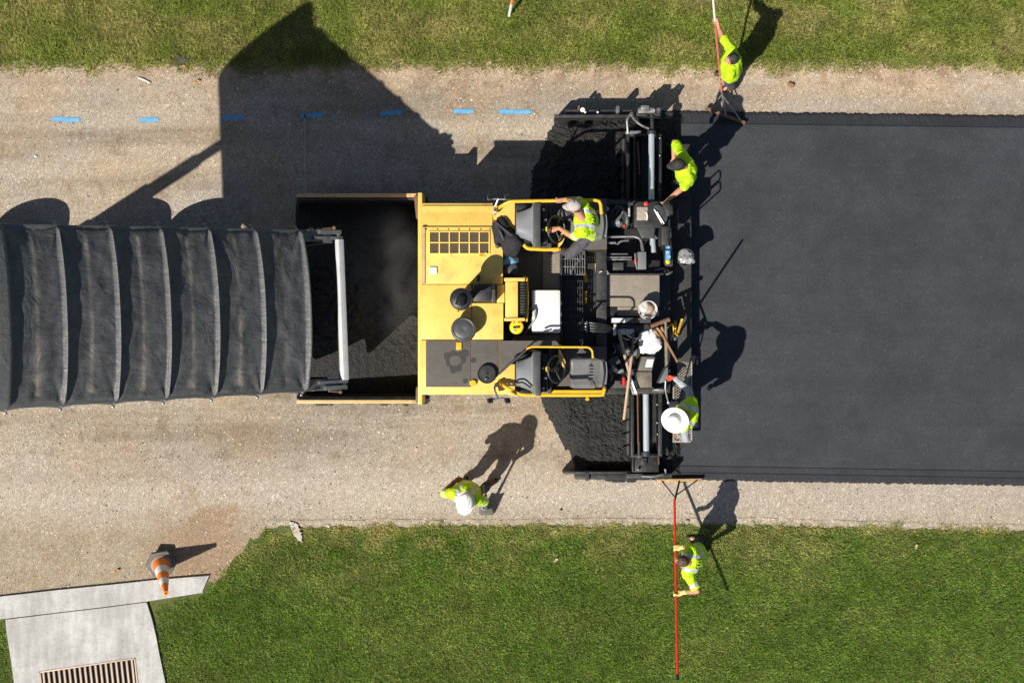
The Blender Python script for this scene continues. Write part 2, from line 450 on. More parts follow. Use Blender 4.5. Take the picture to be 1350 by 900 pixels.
struct(mb.build('concrete_slab', CONC))
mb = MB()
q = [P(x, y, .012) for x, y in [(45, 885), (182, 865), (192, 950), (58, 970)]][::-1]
mb.bm.faces.new([mb.bm.verts.new(v) for v in q])  # near-black floor paints in the shade of a deep drain
struct(mb.build('drain_shade_floor', PITM))

# ---- the drain grate
org = P(120, 910, ZS)
t = thing('drain_grate', 'rusty slotted steel drain grate set in the pale concrete slab', 'grate', org)
a0, a1 = P(52.5, 885.5, ZS), P(177.5, 867.5, ZS); b0, b1 = P(61, 959, ZS), P(186, 944, ZS)
mb = MB()
for p, q in ((a0, a1), (b0, b1), (a0, b0), (a1, b1)):
    d = (q-p); ang = math.atan2(d.y, d.x)
    mb.box((p+q)/2 + Vector((0, 0, -.03)), (d.length+.02, .022, .07), ang, .003)
mb.build('frame', GRATEM, t)
for i in range(18):
    f = (i+.6)/18.2
    p = a0.lerp(a1, f); q = b0.lerp(b1, f); d = q-p
    m = MB(); m.box((p+q)/2 + Vector((0, 0, -.032)), (d.length-.03, .030, .06), math.atan2(d.y, d.x), .004)
    m.build('bar', GRATEM, t)

# ---- fresh asphalt mat
def asphalt_mat(name, col, loose):
    m, nt, bs = newmat(name)
    co = N(nt, 'ShaderNodeTexCoord').outputs['Object']
    f = tex(nt, 'n', 95, 3, .75, co); v = tex(nt, 'v', 105, coord=co); big = tex(nt, 'n', .8, 4, .6, co, .4)
    st = N(nt, 'ShaderNodeMapping'); st.inputs['Scale'].default_value = (.25, 5, 1); nt.links.new(co, st.inputs[0])
    strk = tex(nt, 'n', 1.2, 3, .6, st.outputs[0])
    c = ramp(nt, f.outputs[0], [(.28, tuple(x*.45 for x in col)), (.5, col), (.72, tuple(x*1.75 for x in col))])
    c = mixc(nt, ramp(nt, v.outputs['Color'], [(.86, 0.0), (.97, .75)]), c, tuple(x*3.6 for x in col))
    c = mixc(nt, .8, c, ramp(nt, big.outputs[0], [(.35, .82), (.65, 1.18)]), 'MULTIPLY')
    if not loose:
        c = mixc(nt, .7, c, ramp(nt, strk.outputs[0], [(.35, .92), (.65, 1.07)]), 'MULTIPLY')
        pt = tex(nt, 'n', 3.5, 6, .7, co, .6)
        c = mixc(nt, .8, c, ramp(nt, pt.outputs[0], [(.36, (.82, .83, .86)), (.64, (1.16, 1.16, 1.15))]), 'MULTIPLY')
        at = N(nt, 'ShaderNodeAttribute', attribute_name='margin')
        c = mixc(nt, at.outputs['Fac'], c, mixc(nt, 1.0, c, (.62, .62, .66), 'MULTIPLY'))
    nt.links.new(c, bs.inputs['Base Color'])
    bs.inputs['Roughness'].default_value = .62 if loose else .66
    bs.inputs['Specular IOR Level'].default_value = .35
    bump(nt, bs, f.outputs[0], .9 if loose else .55, .012); return m
ASPH = asphalt_mat('fresh_asphalt', (.033, .0355, .043), False)
LOOSE = asphalt_mat('loose_hot_asphalt', (.022, .022, .022), True)
mb = MB(); rows = []; marg = []
ZA = .065
prof = [(0, .0, 1), (1.6, .036, 1), (4.5, .046, 1), (14, .052, 1), (16, .053, 1), (17.5, ZA, 0), (40, ZA, 0)]
x = 874.0
while x < 6500:
    yt = 146.5 + (x-905)*.0125; yb = 633 + (x-905)*.0165
    near = x < 1480
    j = lambda s: (mnoise.noise((x*.12, s, 0))*1.0 + (random.random()-.5)*2.2) if near else 0
    rowv = []
    ja, jb = j(1.1), j(5.2)
    for k, (o, z, g_) in enumerate(prof): rowv.append((yt + o + (ja if k < 3 else 0), z + (random.random()-.5)*.005*(0 < k < 3), g_))
    for k in range(1, 10): rowv.append((yt+40 + (yb-yt-80)*k/10, ZA, 0))
    low = [(40, ZA, 0), (21, ZA, 0), (20, ZA-.012, 1), (19, ZA-.006, .6), (12.5, ZA-.010, .6), (11.5, ZA-.02, 1), (10, ZA-.014, .9), (4.5, .046, 1), (1.6, .036, 1), (0, .0, 1)]
    for k, (o, z, g_) in enumerate(low): rowv.append((yb - o + (jb if k > 7 else 0), z + (random.random()-.5)*.005*(7 <= k < 9), g_))
    rows.append([mb.bm.verts.new(Vector((P(x, y).x, P(x, y).y, z))) for y, z, _ in rowv]); marg += [q[2] for q in rowv]
    x += 2.4 if near else (60 if x < 2200 else 700)
for a, b in zip(rows, rows[1:]):
    for k in range(len(a)-1): mb.bm.faces.new([a[k], a[k+1], b[k+1], b[k]])
mb.bm.verts.index_update()
me = mb.mesh('asphalt_mat')
at = me.attributes.new('margin', 'FLOAT', 'POINT'); at.data.foreach_set('value', marg)
struct(link_mesh('asphalt_road', me, ASPH, smooth=0))

# ---- loose hot mix in front of the screed
def poly_dist(x, y, poly):
    """signed distance (px), positive inside"""
    d = np.full(x.shape, 1e9); ins = np.zeros(x.shape, bool); n = len(poly)
    for i in range(n):
        ax, ay = poly[i]; bx, by = poly[(i+1) % n]
        ex, ey = bx-ax, by-ay
        tt = np.clip(((x-ax)*ex + (y-ay)*ey)/(ex*ex+ey*ey+1e-9), 0, 1)
        d = np.minimum(d, np.hypot(x-ax-tt*ex, y-ay-tt*ey))
        c = ((ay > y) != (by > y)) & (x < (bx-ax)*(y-ay)/(by-ay+1e-12)+ax); ins ^= c
    return np.where(ins, d, -d)
PILE = [(699, 262), (702, 235), (710, 210), (722, 182), (733, 158), (742, 150), (905, 147), (905, 632), (800, 632), (762, 628), (756, 606), (746, 588), (735, 566), (724, 546), (716, 524), (705, 500), (700, 400), (697, 300)]
def field(name, poly, x0, x1, y0, y1, step, zf, mat, base=None):
    nx = int((x1-x0)/step)+1; ny = int((y1-y0)/step)+1
    X, Y = np.meshgrid(np.linspace(x0, x1, nx), np.linspace(y0, y1, ny), indexing='ij')
    D = poly_dist(X + 4*(fbm(X*.12, Y*.12, 5)-.5)*2 + 3*(vnoise(X*.45, Y*.45, 8)-.5), Y + 4*(fbm(X*.12, Y*.12, 6)-.5)*2, poly)
    Z = zf(X, Y, D)
    k = (CAM_H)/CAM_H/PPM
    co = np.stack([(X-675)*k, (450-Y)*k, Z], -1).reshape(-1, 3)
    idx = np.arange(nx*ny).reshape(nx, ny)
    f = np.stack([idx[:-1, :-1], idx[:-1, 1:], idx[1:, 1:], idx[1:, :-1]], -1).reshape(-1, 4)
    f = f[(D > -3).reshape(-1)[f].any(1)]
    me = bpy.data.meshes.new(name)
    me.from_pydata(co.tolist(), [], f.tolist()); me.validate()
    return me
def pile_z(X, Y, D):
    t_ = np.clip((D+2)/26, 0, 1); s_ = t_*t_*(3-2*t_)
    rough = (fbm(X*.22, Y*.22, 21, 4)-.5)*.055 + (vnoise(X*.62, Y*.62, 31)-.5)*.028
    h = .17*s_ + rough*np.clip(t_*1.6, 0, 1)
    return np.where(D < -2.5, -.03, h+.008)
stuff(link_mesh('loose_asphalt', field('loose_asphalt', PILE, 690, 908, 140, 640, 1.5, pile_z, LOOSE), LOOSE, smooth=0), 'black loose hot asphalt heaped in front of the screed', 'asphalt')

# ---- lawn grass
LAWN = [(202, 794), (250, 785), (268, 776), (281, 757), (301, 745), (318, 723), (331, 706), (345, 696), (372, 703), (390, 701), (398, 712), (410, 697), (560, 693), (700, 692), (770, 694), (860, 692), (960, 691), (1100, 692), (1250, 696), (1400, 699), (1640, 704), (1640, 1050), (240, 1050), (216, 930), (209, 860)]
SLIV = [(-250, 812), (6, 815), (13, 838), (18, 880), (23, 910), (34, 1040), (-250, 1050)]
def grass_mat():
    m, nt, bs = newmat('grass_blade')
    at = N(nt, 'ShaderNodeAttribute', attribute_name='tint')
    nt.links.new(at.outputs['Color'], bs.inputs['Base Color'])
    bs.inputs['Roughness'].default_value = .55; bs.inputs['Specular IOR Level'].default_value = .3
    tr = N(nt, 'ShaderNodeBsdfTranslucent'); nt.links.new(at.outputs['Color'], tr.inputs[0])
    mx = N(nt, 'ShaderNodeMixShader'); mx.inputs[0].default_value = .3
    nt.links.new(bs.outputs[0], mx.inputs[1]); nt.links.new(tr.outputs[0], mx.inputs[2])
    nt.links.new(mx.outputs[0], nt.nodes['Material Output'].inputs[0]); return m
GRASS = grass_mat()
def grass(name, label, n, x0, x1, y0, y1, keep, dry, palette, lmin, lmax):
    x = rng.uniform(x0, x1, n); y = rng.uniform(y0, y1, n)
    k = rng.uniform(0, 1, n) < keep(x, y); x, y = x[k], y[k]; n = len(x)
    d = np.clip(dry(x, y) + rng.normal(0, .22, n), 0, 1)
    g0, g1, dr = [np.array(c) for c in palette]
    mixg = rng.uniform(0, 1, n)[:, None]; col = g0*(1-mixg)+g1*mixg
    col = col*(1-d[:, None]) + dr*d[:, None]
    col *= rng.uniform(.65, 1.35, n)[:, None]
    col *= (.62 + .76*fbm(x*.10, y*.10, 23, 3))[:, None]*(.80 + .40*fbm(x*.02, y*.03, 29, 2))[:, None]
    X = (x-675)/PPM; Y = (450-y)/PPM
    cl = vnoise(x*.11, y*.11, 3)
    ang = rng.uniform(0, 2*np.pi, n) + fbm(x*.09, y*.09, 17, 2)*1.2*np.pi
    ln = rng.uniform(lmin, lmax, n)*(.7+.6*cl); wd = rng.uniform(.0026, .0060, n)
    lean = rng.uniform(.35, .95, n)
    dx, dy = np.cos(ang), np.sin(ang); px_, py_ = -dy, dx
    b0 = np.stack([X-px_*wd, Y-py_*wd, np.zeros(n)], -1); b1 = np.stack([X+px_*wd, Y+py_*wd, np.zeros(n)], -1)
    mx = X+dx*ln*lean*.45; my = Y+dy*ln*lean*.45; mz = ln*np.sqrt(1-lean**2*.6)*.55
    m0 = np.stack([mx-px_*wd*.8, my-py_*wd*.8, mz], -1); m1 = np.stack([mx+px_*wd*.8, my+py_*wd*.8, mz], -1)
    tp = np.stack([X+dx*ln*lean, Y+dy*ln*lean, ln*np.sqrt(1-lean**2)*.8+.012], -1)
    co = np.stack([b0, b1, m1, m0, tp], 1).reshape(-1, 3)
    me = bpy.data.meshes.new(name)
    me.vertices.add(n*5); me.vertices.foreach_set('co', co.ravel().astype(np.float32))
    base = np.arange(n)[:, None]*5
    loops = np.concatenate([base+np.array([[0, 1, 2, 3]]), base+np.array([[3, 2, 4]])], 1).ravel()
    me.loops.add(n*7); me.loops.foreach_set('vertex_index', loops.astype(np.int32))
    me.polygons.add(n*2)
    st = (np.arange(n)[:, None]*7 + np.array([[0, 4]])).ravel()
    me.polygons.foreach_set('loop_start', st.astype(np.int32))
    me.update(calc_edges=True); me.validate()
    at = me.attributes.new('tint', 'FLOAT_COLOR', 'POINT')
    at.data.foreach_set('color', np.repeat(np.concatenate([col, np.ones((n, 1))], 1), 5, 0).ravel().astype(np.float32))
    stuff(link_mesh(name, me, GRASS, smooth=0), label, 'grass')
def keep_up(x, y):
    e = np.interp(x, [p[0] for p in UPP], [p[1] for p in UPP]) - 1
    d = e - y + 12*(fbm(x*.05, y*.05, 41)-.5)*2
    return np.clip((d+5)/17, 0, 1)**1.5
def dry_up(x, y):
    return np.clip((fbm(x*.018, y*.03, 51)-.36)*2.6, 0, 1)*.75*np.clip((95-y)/26, .12, 1) + .45*np.exp(-((y-95)/7)**2)
grass('lawn_grass', 'yellowish mown grass along the far road verge', 280000, -100, 1450, -75, 110, keep_up, dry_up,
      [(.150, .225, .026), (.275, .320, .055), (.46, .40, .15)], .045, .100)
def keep_lo(x, y):
    d = np.maximum(poly_dist(x, y, LAWN), poly_dist(x, y, SLIV)) + 13*(fbm(x*.06, y*.06, 61)-.5)*2
    soft = np.where(x < 348, 20, 7)
    return np.clip((d+3)/soft, 0, 1)**1.0
def dry_lo(x, y):
    a = np.clip((fbm(x*.016, y*.022, 71)-.38)*2.4, 0, 1)*.75
    edge = np.clip(1-(y-690)/95, 0, 1)
    left = np.clip(1-np.abs(x-520)/330, 0, 1)
    b = np.clip((fbm(x*.05, y*.06, 77)-.40)*3, 0, 1)
    return np.clip(a*(.30+1.1*edge*(.5+.75*left)) + .75*b*edge*(.45+.55*left) + .35*np.exp(-((y-694)/9)**2), 0, 1)
grass('lawn_grass', 'deep green mown grass between the drain slab and the new road', 400000, -90, 1450, 680, 985, keep_lo, dry_lo,
      [(.068, .175, .012), (.185, .305, .030), (.54, .47, .18)], .032, .072)

# ---- loose stones on the gravel road
def pebbles(n):
    ico = np.array([(0, 0, 1), (.9, 0, .3), (.28, .85, .3), (-.73, .53, .3), (-.73, -.53, .3), (.28, -.85, .3)])
    x = rng.uniform(-60, 1420, n); y = rng.uniform(92, 800, n)
    up = interp(UPP, x); lo = interp(LOW, x)
    near = np.exp(-((y-lo+1)/5)**2)*2.0 + np.exp(-((y-lo)/12)**2)*.6 + np.exp(-((y-up)/12)**2)*.6 + .16 + .5*np.clip((fbm(x*.02, y*.03, 91)-.45)*3, 0, 1)
    k = (rng.uniform(0, 1, n) < near) & (y > up-2) & (y < lo+3) & ~((x > 872) & (y > 143) & (y < 640)) & (poly_dist(x, y, PILE) < 0)
    x, y = x[k], y[k]; n = len(x)
    s = .005 + .013*rng.uniform(0, 1, n)**3
    a = rng.uniform(0, 6.28, n); st = rng.uniform(.6, 1.3, (n, 1))
    co = np.repeat(ico[None], n, 0)*s[:, None, None]*rng.uniform(.7, 1.3, (n, 6, 1))
    co[:, :, 0] *= st
    ca, sa = np.cos(a)[:, None], np.sin(a)[:, None]
    xx = co[:, :, 0]*ca - co[:, :, 1]*sa; yy = co[:, :, 0]*sa + co[:, :, 1]*ca
    co = np.stack([xx+((x-675)/PPM)[:, None], yy+((450-y)/PPM)[:, None], co[:, :, 2]*.7+.008], -1).reshape(-1, 3)
    tri = np.array([(0, 1, 2), (0, 2, 3), (0, 3, 4), (0, 4, 5), (0, 5, 1)])
    f = (np.arange(n)[:, None, None]*6 + tri[None]).reshape(-1, 3)
    me = bpy.data.meshes.new('gravel'); me.from_pydata(co.tolist(), [], f.tolist()); me.update()
    g_ = rng.uniform(.16, .72, n)**1.1; tint = np.stack([g_, g_*rng.uniform(.84, .95, n), g_*rng.uniform(.66, .88, n), np.ones(n)], -1)
    at = me.attributes.new('tint', 'FLOAT_COLOR', 'POINT'); at.data.foreach_set('color', np.repeat(tint, 6, 0).ravel().astype(np.float32))
    m, nt, bs = newmat('loose_stone')
    a_ = N(nt, 'ShaderNodeAttribute', attribute_name='tint'); nt.links.new(a_.outputs['Color'], bs.inputs['Base Color']); bs.inputs['Roughness'].default_value = .8
    stuff(link_mesh('gravel', me, m, smooth=0), 'loose pale stones scattered over the gravel road', 'gravel')
pebbles(85000)

# ---- blue survey dashes sprayed on the old road
def paint_mat():
    m, nt, bs = newmat('blue_marking_paint')
    co = N(nt, 'ShaderNodeTexCoord').outputs['Object']
    n = tex(nt, 'n', 85, 4, .85, co); b = tex(nt, 'n', 9, 3, .6, co)
    nt.links.new(ramp(nt, b.outputs[0], [(.3, (.08, .31, .56)), (.7, (.17, .42, .64))]), bs.inputs['Base Color'])
    a = N(nt, 'ShaderNodeAttribute', attribute_name='cover')
    al = math_(nt, 'GREATER_THAN', math_(nt, 'ADD', a.outputs['Fac'], math_(nt, 'MULTIPLY', math_(nt, 'SUBTRACT', n.outputs[0], .5), 2.1)), .55)
    nt.links.new(al, bs.inputs['Alpha']); bs.inputs['Roughness'].default_value = .8; return m
PAINT = paint_mat()
dashes = [(68, 157, 107, 158.5, 'blue spray dash on bare gravel, first from the photo edge'), (183, 158.5, 211, 158, 'short blue spray dash on sunlit gravel, second from the photo edge'),
          (292, 156, 325, 154, 'blue spray dash half in the truck shadow at its edge'), (396, 153, 428, 151, 'blue spray dash in shadow at the end of the white string'),
          (500, 150.5, 532, 147, 'slanted blue spray dash deep in the truck shadow'), (597, 147, 626, 147, 'short sunlit blue spray dash beside the truck shadow'),
          (657, 147.5, 703, 148, 'longest blue spray dash, near the paver side arm')]
for x0, y0, x1, y1, lab in dashes:
    p, q = P(x0, y0), P(x1, y1); d = q-p; n_ = Vector((-d.y, d.x, 0)).normalized()
    mb = MB(); cov = []
    for i in range(25):
        for j in range(9):
            u, v = i/24, j/8-.5
            mb.bm.verts.new(p + d*(u*1.08-.04) + n_*v*.115 + Vector((0, 0, .0115)))
            cov.append(max(0, min(.93, 1.22 - abs(v)*2.3)) * min(1, .25+u*7) * min(1, .2+(1-u)*5))
    mb.bm.verts.ensure_lookup_table()
    for i in range(24):
        for j in range(8):
            mb.bm.faces.new([mb.bm.verts[k] for k in (i*9+j, i*9+9+j, i*9+10+j, i*9+1+j)])
    me = mb.mesh('paint_dash'); at = me.attributes.new('cover', 'FLOAT', 'POINT'); at.data.foreach_set('value', cov)
    tag(link_mesh('paint_dash', me, PAINT, None, (p+q)/2, 0), lab, 'paint mark', 'blue survey dashes on the road')
# ================================================================== DUMP TRUCK
TH = R(40.0); YAW = R(2.2)
R6 = Vector((-2.85, .42, 2.98))               # middle of the rail plane under the last hoop
def B(a, v, h):
    """bed frame: a metres up the bed from the last hoop, v across (+ = far side), h above the rail plane"""
    x = -a*math.cos(TH) + h*math.sin(TH); z = a*math.sin(TH) + h*math.cos(TH)
    c, s = math.cos(YAW), math.sin(YAW)
    return R6 + Vector((x*c - v*s, x*s + v*c, z))
BW, SIDE, HOOP, NH = .99, 1.42, .69, 7
AF, AR = HOOP*6+.16, -.50                     # front and rear ends of the bed
V0 = Vector
truck = thing('dump_truck', 'dump truck with raised bed under a black mesh tarp, tipping into the hopper', 'truck', (-6.5, .3, 0))
def slab8(mb, a0, a1, v0, v1, h0, h1, bev=0):
    mb.hull8([B(a0, v0, h0), B(a1, v0, h0), B(a1, v1, h0), B(a0, v1, h0)], [B(a0, v0, h1), B(a1, v0, h1), B(a1, v1, h1), B(a0, v1, h1)], bev)
mb = MB()
slab8(mb, AR+.02, AF, -BW, BW, -SIDE, -SIDE+.08)                       # floor
for s in (-1, 1):
    slab8(mb, AR, AF, s*(BW+.03)-.05, s*(BW+.03)+.05, -SIDE, -.02, .01)    # sides
    slab8(mb, AR, AF, s*(BW+.03)-.08, s*(BW+.03)+.08, -.10, .0, .015)      # top rails
    for k in range(7): slab8(mb, AF-.35-k*.66, AF-.25-k*.66, s*(BW+.08)-.03, s*(BW+.08)+.03, -SIDE+.05, -.12, .01)
    slab8(mb, AR-.02, AR+.14, s*(BW+.02)-.09, s*(BW+.02)+.09, -SIDE, .02, .01)     # rear posts
slab8(mb, AF-.05, AF+.05, -BW-.05, BW+.05, -SIDE-.05, .02, .01)        # front wall
bed = mb.build('bed', BEDM, truck)
mb = MB()
pf = [(AF+.06, -SIDE-.02), (AF+.22, -SIDE+.14), (AF+.45, -.95), (AF+.72, -.45), (AF+.98, .16), (AF+.90, .26), (AF+.06, -.03)]  # unseen wedge added ahead of the bed to shape its cast shadow
mb.hull8([B(a_, -BW-.08, h_) for a_, h_ in pf], [B(a_, BW+.08, h_) for a_, h_ in pf], .02)
mb.build('bed_shadow_wedge', BEDM, bed)
# the load still in the bed
mb = MB()
def load(u, v):
    a = AR+.03 + u*(AF-AR-.1); vv = (v*2-1)*(BW-.06)
    return B(a, vv, -1.25 + .55*u + .16*math.sin(u*9)*math.cos(vv*2.2) + .10*mnoise.noise((a*3, vv*3, 0)))
mb.grid(40, 24, load)
mb.build('asphalt_load', LOOSE, bed, smooth=0)

# tarp: one cloth over seven hoops
def tarp_mat():
    m, nt, bs = newmat('black_mesh_tarp')
    co = N(nt, 'ShaderNodeTexCoord').outputs['Object']
    a = tex(nt, 'n', 5, 6, .65, co, .8); f = tex(nt, 'n', 55, 4, .7, co)
    mp = N(nt, 'ShaderNodeMapping'); mp.inputs['Scale'].default_value = (2.2, 9, 2.2); nt.links.new(co, mp.inputs[0])
    wr = tex(nt, 'n', 1.6, 5, .65, mp.outputs[0], 1.2)
    c = ramp(nt, a.outputs[0], [(.3, (.048, .050, .053)), (.7, (.105, .108, .112))])
    c = mixc(nt, ramp(nt, wr.outputs[0], [(.5, 0.0), (.75, .6)]), c, (.115, .115, .111))
    d = N(nt, 'ShaderNodeAttribute', attribute_name='dust')
    k = math_(nt, 'MULTIPLY', d.outputs['Fac'], ramp(nt, a.outputs[0], [(.3, .35), (.65, 1.0)]))
    c = mixc(nt, k, c, (.34, .295, .245))
    sv = N(nt, 'ShaderNodeAttribute', attribute_name='sleeve')
    c = mixc(nt, sv.outputs['Fac'], c, (.115, .118, .124))
    nt.links.new(c, bs.inputs['Base Color']); bs.inputs['Roughness'].default_value = .47; bs.inputs['Specular IOR Level'].default_value = .5
    cr = tex(nt, 'n', 3.2, 4, .55, co, 1.4); rg = math_(nt, 'ABSOLUTE', math_(nt, 'SUBTRACT', cr.outputs[0], .5)); h = math_(nt, 'ADD', math_(nt, 'ADD', math_(nt, 'MULTIPLY', wr.outputs[0], .9), math_(nt, 'MULTIPLY', rg, 2.2)), math_(nt, 'MULTIPLY', f.outputs[0], .15)); bump(nt, bs, h, .30, .05); return m
ARCH = .15
def arch(v): return ARCH*(1-abs(v)**2.2)
NU, NV = 22, 64
mb = MB(); vs = []; dust = []; slv = []
a_list = []
for i in range(NH-1):
    for k in (0, .018, .032, .046, .062, .085, .12, .17, .23, .30, .37, .44, .5, .56, .63, .70, .77, .83, .88, .915, .938, .954, .968, .982): a_list.append(i + k)
a_list.append(NH-1.0)
a_list = [-.035, -.02] + a_list + [6.06, 6.12, 6.2, 6.3]
for ai in a_list:
    fr = ai - math.floor(ai) if 0 <= ai <= 6 else 0.0
    tri = 1-abs(2*fr-1)                              # 0 on hoop, 1 mid bay
    bay = int(min(5, max(0, math.floor(ai))))
    row = []
    for j in range(NV+1):
        v = j/NV*2-1
        y = v*(BW+.135)
        sagA = .016 + .010*mnoise.noise((bay*3.1, 1, 0))
        sag = sagA*(math.sin(math.pi*min(1, tri)*.5)**.85)*(1-.35*abs(v)**3)
        ridge = .058*math.exp(-(min(fr, 1-fr)*HOOP/.020)**2)*(1-.35*abs(v)**4)
        side = max(0, (abs(v)-.93)/.07)
        h = arch(min(1, abs(v)))*1.0 - sag + ridge
        # pleats pulled tight to the hoop ends at both edges, soft wrinkles between
        n1 = mnoise.noise((ai*2.2+bay*5, v*6, 2.0))*.016 + mnoise.noise((ai*6+v*3, v*4.2+bay, 7.0))*.014 + mnoise.noise((ai*13-v*5, v*14, 3.0))*.007
        pleat = abs(mnoise.noise((ai*7+bay, v*2, 11)))*.05*max(0, abs(v)-.72)/.28
        h += (n1*tri**.5 + pleat*tri)*1.0
        da = min(fr, 1-fr)*HOOP; dv = (1-abs(v))*BW; ph = math.atan2(da, dv+.02); rr = math.hypot(da, dv)
        hs = bay + (1 if fr > .5 else 0) + (20 if v > 0 else 0)
        h += .045*math.exp(-rr/.30)*min(1, da/.05)*mnoise.noise((ph*4.5, hs*3.7, 1.5)) + .012*mnoise.noise((ai*5, v*4+bay*3, 9))*min(1, da/.1)
        h -= side**1.4*(.12 + .06*tri)
        y -= math.copysign(1, v)*side*(.035*tri)
        row.append(mb.bm.verts.new(B(ai*HOOP, y, h)))
        hw = .05 + .055*max(0, v*-1+.1)+.20*max(0, abs(v)-.74)*(1 if v < 0 else .6)
        wob = .05*mnoise.noise((v*2.5, bay*3.0, 5))
        dust.append(max(0, 1-abs(fr-.5-wob)/hw)**1.3*(.9 if abs(v) < .9 else 0)*(1 if 0 < ai < 6 and abs(v) < .86 else 0)*(1.0 if bay > 0 else .35)*(.65+.5*abs(v)))
        slv.append(1.0 if min(fr, 1-fr)*HOOP < .022 and abs(v) < .99 else 0.0)
    vs.append(row)
for a, b in zip(vs, vs[1:]):
    for j in range(NV): mb.bm.faces.new([a[j], a[j+1], b[j+1], b[j]])
mb.bm.verts.index_update()
me = mb.mesh('tarp')
for nm, dat in (('dust', dust), ('sleeve', slv)):
    at = me.attributes.new(nm, 'FLOAT', 'POINT'); at.data.foreach_set('value', dat)
tarp = link_mesh('tarp', me, tarp_mat(), truck, smooth=80)
sm = tarp.modifiers.new('thickness', 'SOLIDIFY'); sm.thickness = .008; sm.offset = -1
for i in range(NH):
    mb = MB()
    pts = [B(i*HOOP, -(BW+.13), -.08)] + [B(i*HOOP, v/10*(BW+.09), arch(min(1, abs(v/10)))-.035) for v in range(-10, 11)] + [B(i*HOOP, BW+.13, -.08)]
    mb.tube(pts, .018, 6)
    for s in (-1, 1): mb.ball(B(i*HOOP, s*(BW+.155), -.10), .024, None, 8)
    mb.build('tarp_hoop', STEEL, truck)

# tailgate hanging at the rear, with its white top bar
TA = AR - .13
mb = MB(); slab8(mb, TA-.045, TA+.045, -.97, .97, -.02, .07, .008)
tg = mb.build('tailgate', M('tailgate_white_paint', (.60, .61, .62), .5, 0, .07, 5, (.3, .27, .22), .35), truck)
mb = MB(); ta, tb = B(TA+.02, -.95, -.02), B(TA+.02, .95, -.02)
dn = V0((-.10, 0, -1.15))
mb.hull8([ta+dn+V0((-.03, 0, 0)), ta+dn+V0((.03, 0, 0)), tb+dn+V0((.03, 0, 0)), tb+dn+V0((-.03, 0, 0))], [ta+V0((-.03, 0, 0)), ta+V0((.03, 0, 0)), tb+V0((.03, 0, 0)), tb+V0((-.03, 0, 0))], .006)
mb.build('gate_panel', BLK, tg)
for s in (-1, 1):
    mb = MB()
    slab8(mb, TA-.05, TA+.42, s*.99-.022, s*.99+.022, -.08, .04, .008)
    slab8(mb, TA-.02, TA+.34, s*1.07-.03, s*1.07+.03, -.06, .06, .008)
    mb.tube([B(TA, s*.95, .0), B(TA, s*1.1, .0)], .03, 10)
    mb.build('hinge_arm', STEEL, tg)
    mb = MB(); mb.tube([B(TA+.28, s*1.11, .04), B(TA+.08, s*1.13, .05)], .016, 8); mb.ball(B(TA+.1, s*1.13, .06), .03, None, 8)
    mb.build('latch', RUST, tg)
    mb = MB()
    for k in range(5): mb.torus(B(TA+.5-k*.07, s*1.09+.02*(k % 2), -.0-.015*k), (0, 1, .5*(k % 2)), .03, .008, 10, 5)
    mb.build('chain', STEEL, tg)

# chassis, hoist, wheels, cab
mb = MB()
for s in (-1, 1): mb.box((-7.1, .33+s*.42, .98), (8.2, .10, .26), YAW, .01)
for x in (-10.5, -9.2, -7.6, -5.6, -4.2, -3.2): mb.box((x, .33, .97), (.14, .80, .2), YAW, .01)
mb.build('chassis', BLK, truck)
mb = MB(); top = B(AF+.06, 0, -SIDE+.12); bot = Vector((-8.38, top.y, 1.12)); d = top-bot
for k, (r, f0, f1) in enumerate(((.16, 0, .36), (.13, .34, .62), (.10, .60, .84), (.075, .82, 1.0))): mb.cyl(bot+d*f0, bot+d*f1, r, 20)
mb.build('hoist_cylinder', CHR, truck)
def wheel(x, y, s):
    mb = MB()
    mb.lathe([(.30, -.13), (.46, -.15), (.50, -.11), (.515, -.05), (.515, .05), (.50, .11), (.46, .15), (.30, .13)], (x, y, .515), (0, 1, 0), 36)
    w_ = mb.build('wheel', RUB, truck)
    mb = MB(); mb.lathe([(.30, .12*s), (.29, .06*s), (.14, .04*s), (.13, .12*s), (.05, .13*s)], (x, y, .515), (0, 1, 0), 30)
    for k in range(10): mb.cyl((x+.22*math.cos(k*.628), y+.05*s, .515+.22*math.sin(k*.628)), (x+.22*math.cos(k*.628), y+.075*s, .515+.22*math.sin(k*.628)), .018, 6)
    mb.build('rim', ALU, w_)
for gx_ in (18, 152, 246):
    for s in (-1, 1):
        yc = .35
        o_ = 1.14 if s > 0 else .98; wheel((gx_-675)/85, yc+s*o_, s); wheel((gx_-675)/85, yc+s*(o_-.33), s)
for s in (-1, 1): wheel(-11.2, .25+s*1.03, s)
mb = MB()
mb.hull8([Vector(v) for v in ((-12.6, -.95, .75), (-9.75, -.95, .75), (-9.75, 1.45, .75), (-12.6, 1.45, .75))], [Vector(v) for v in ((-11.3, -.85, 2.75), (-9.8, -.85, 2.75), (-9.8, 1.35, 2.75), (-11.3, 1.35, 2.75))], .12)
cab = mb.build('cab', M('cab_white_paint', (.62, .62, .62), .3, 0, .04, 2), truck)
mb = MB(); mb.hull8([Vector(v) for v in ((-12.02, -.7, 1.75), (-11.98, -.7, 1.74), (-11.98, 1.2, 1.74), (-12.02, 1.2, 1.75))], [Vector(v) for v in ((-11.45, -.66, 2.58), (-11.41, -.66, 2.57), (-11.41, 1.16, 2.57), (-11.45, 1.16, 2.58))])
mb.build('windscreen', GLASS, cab)

# ================================================================== ASPHALT PAVER
pv = thing('asphalt_paver', 'yellow tracked asphalt paver laying the new road with its wide black screed', 'paver', P(640, 394, 0))
ZD, ZF = 2.0, 1.32                             # engine deck, operator floor
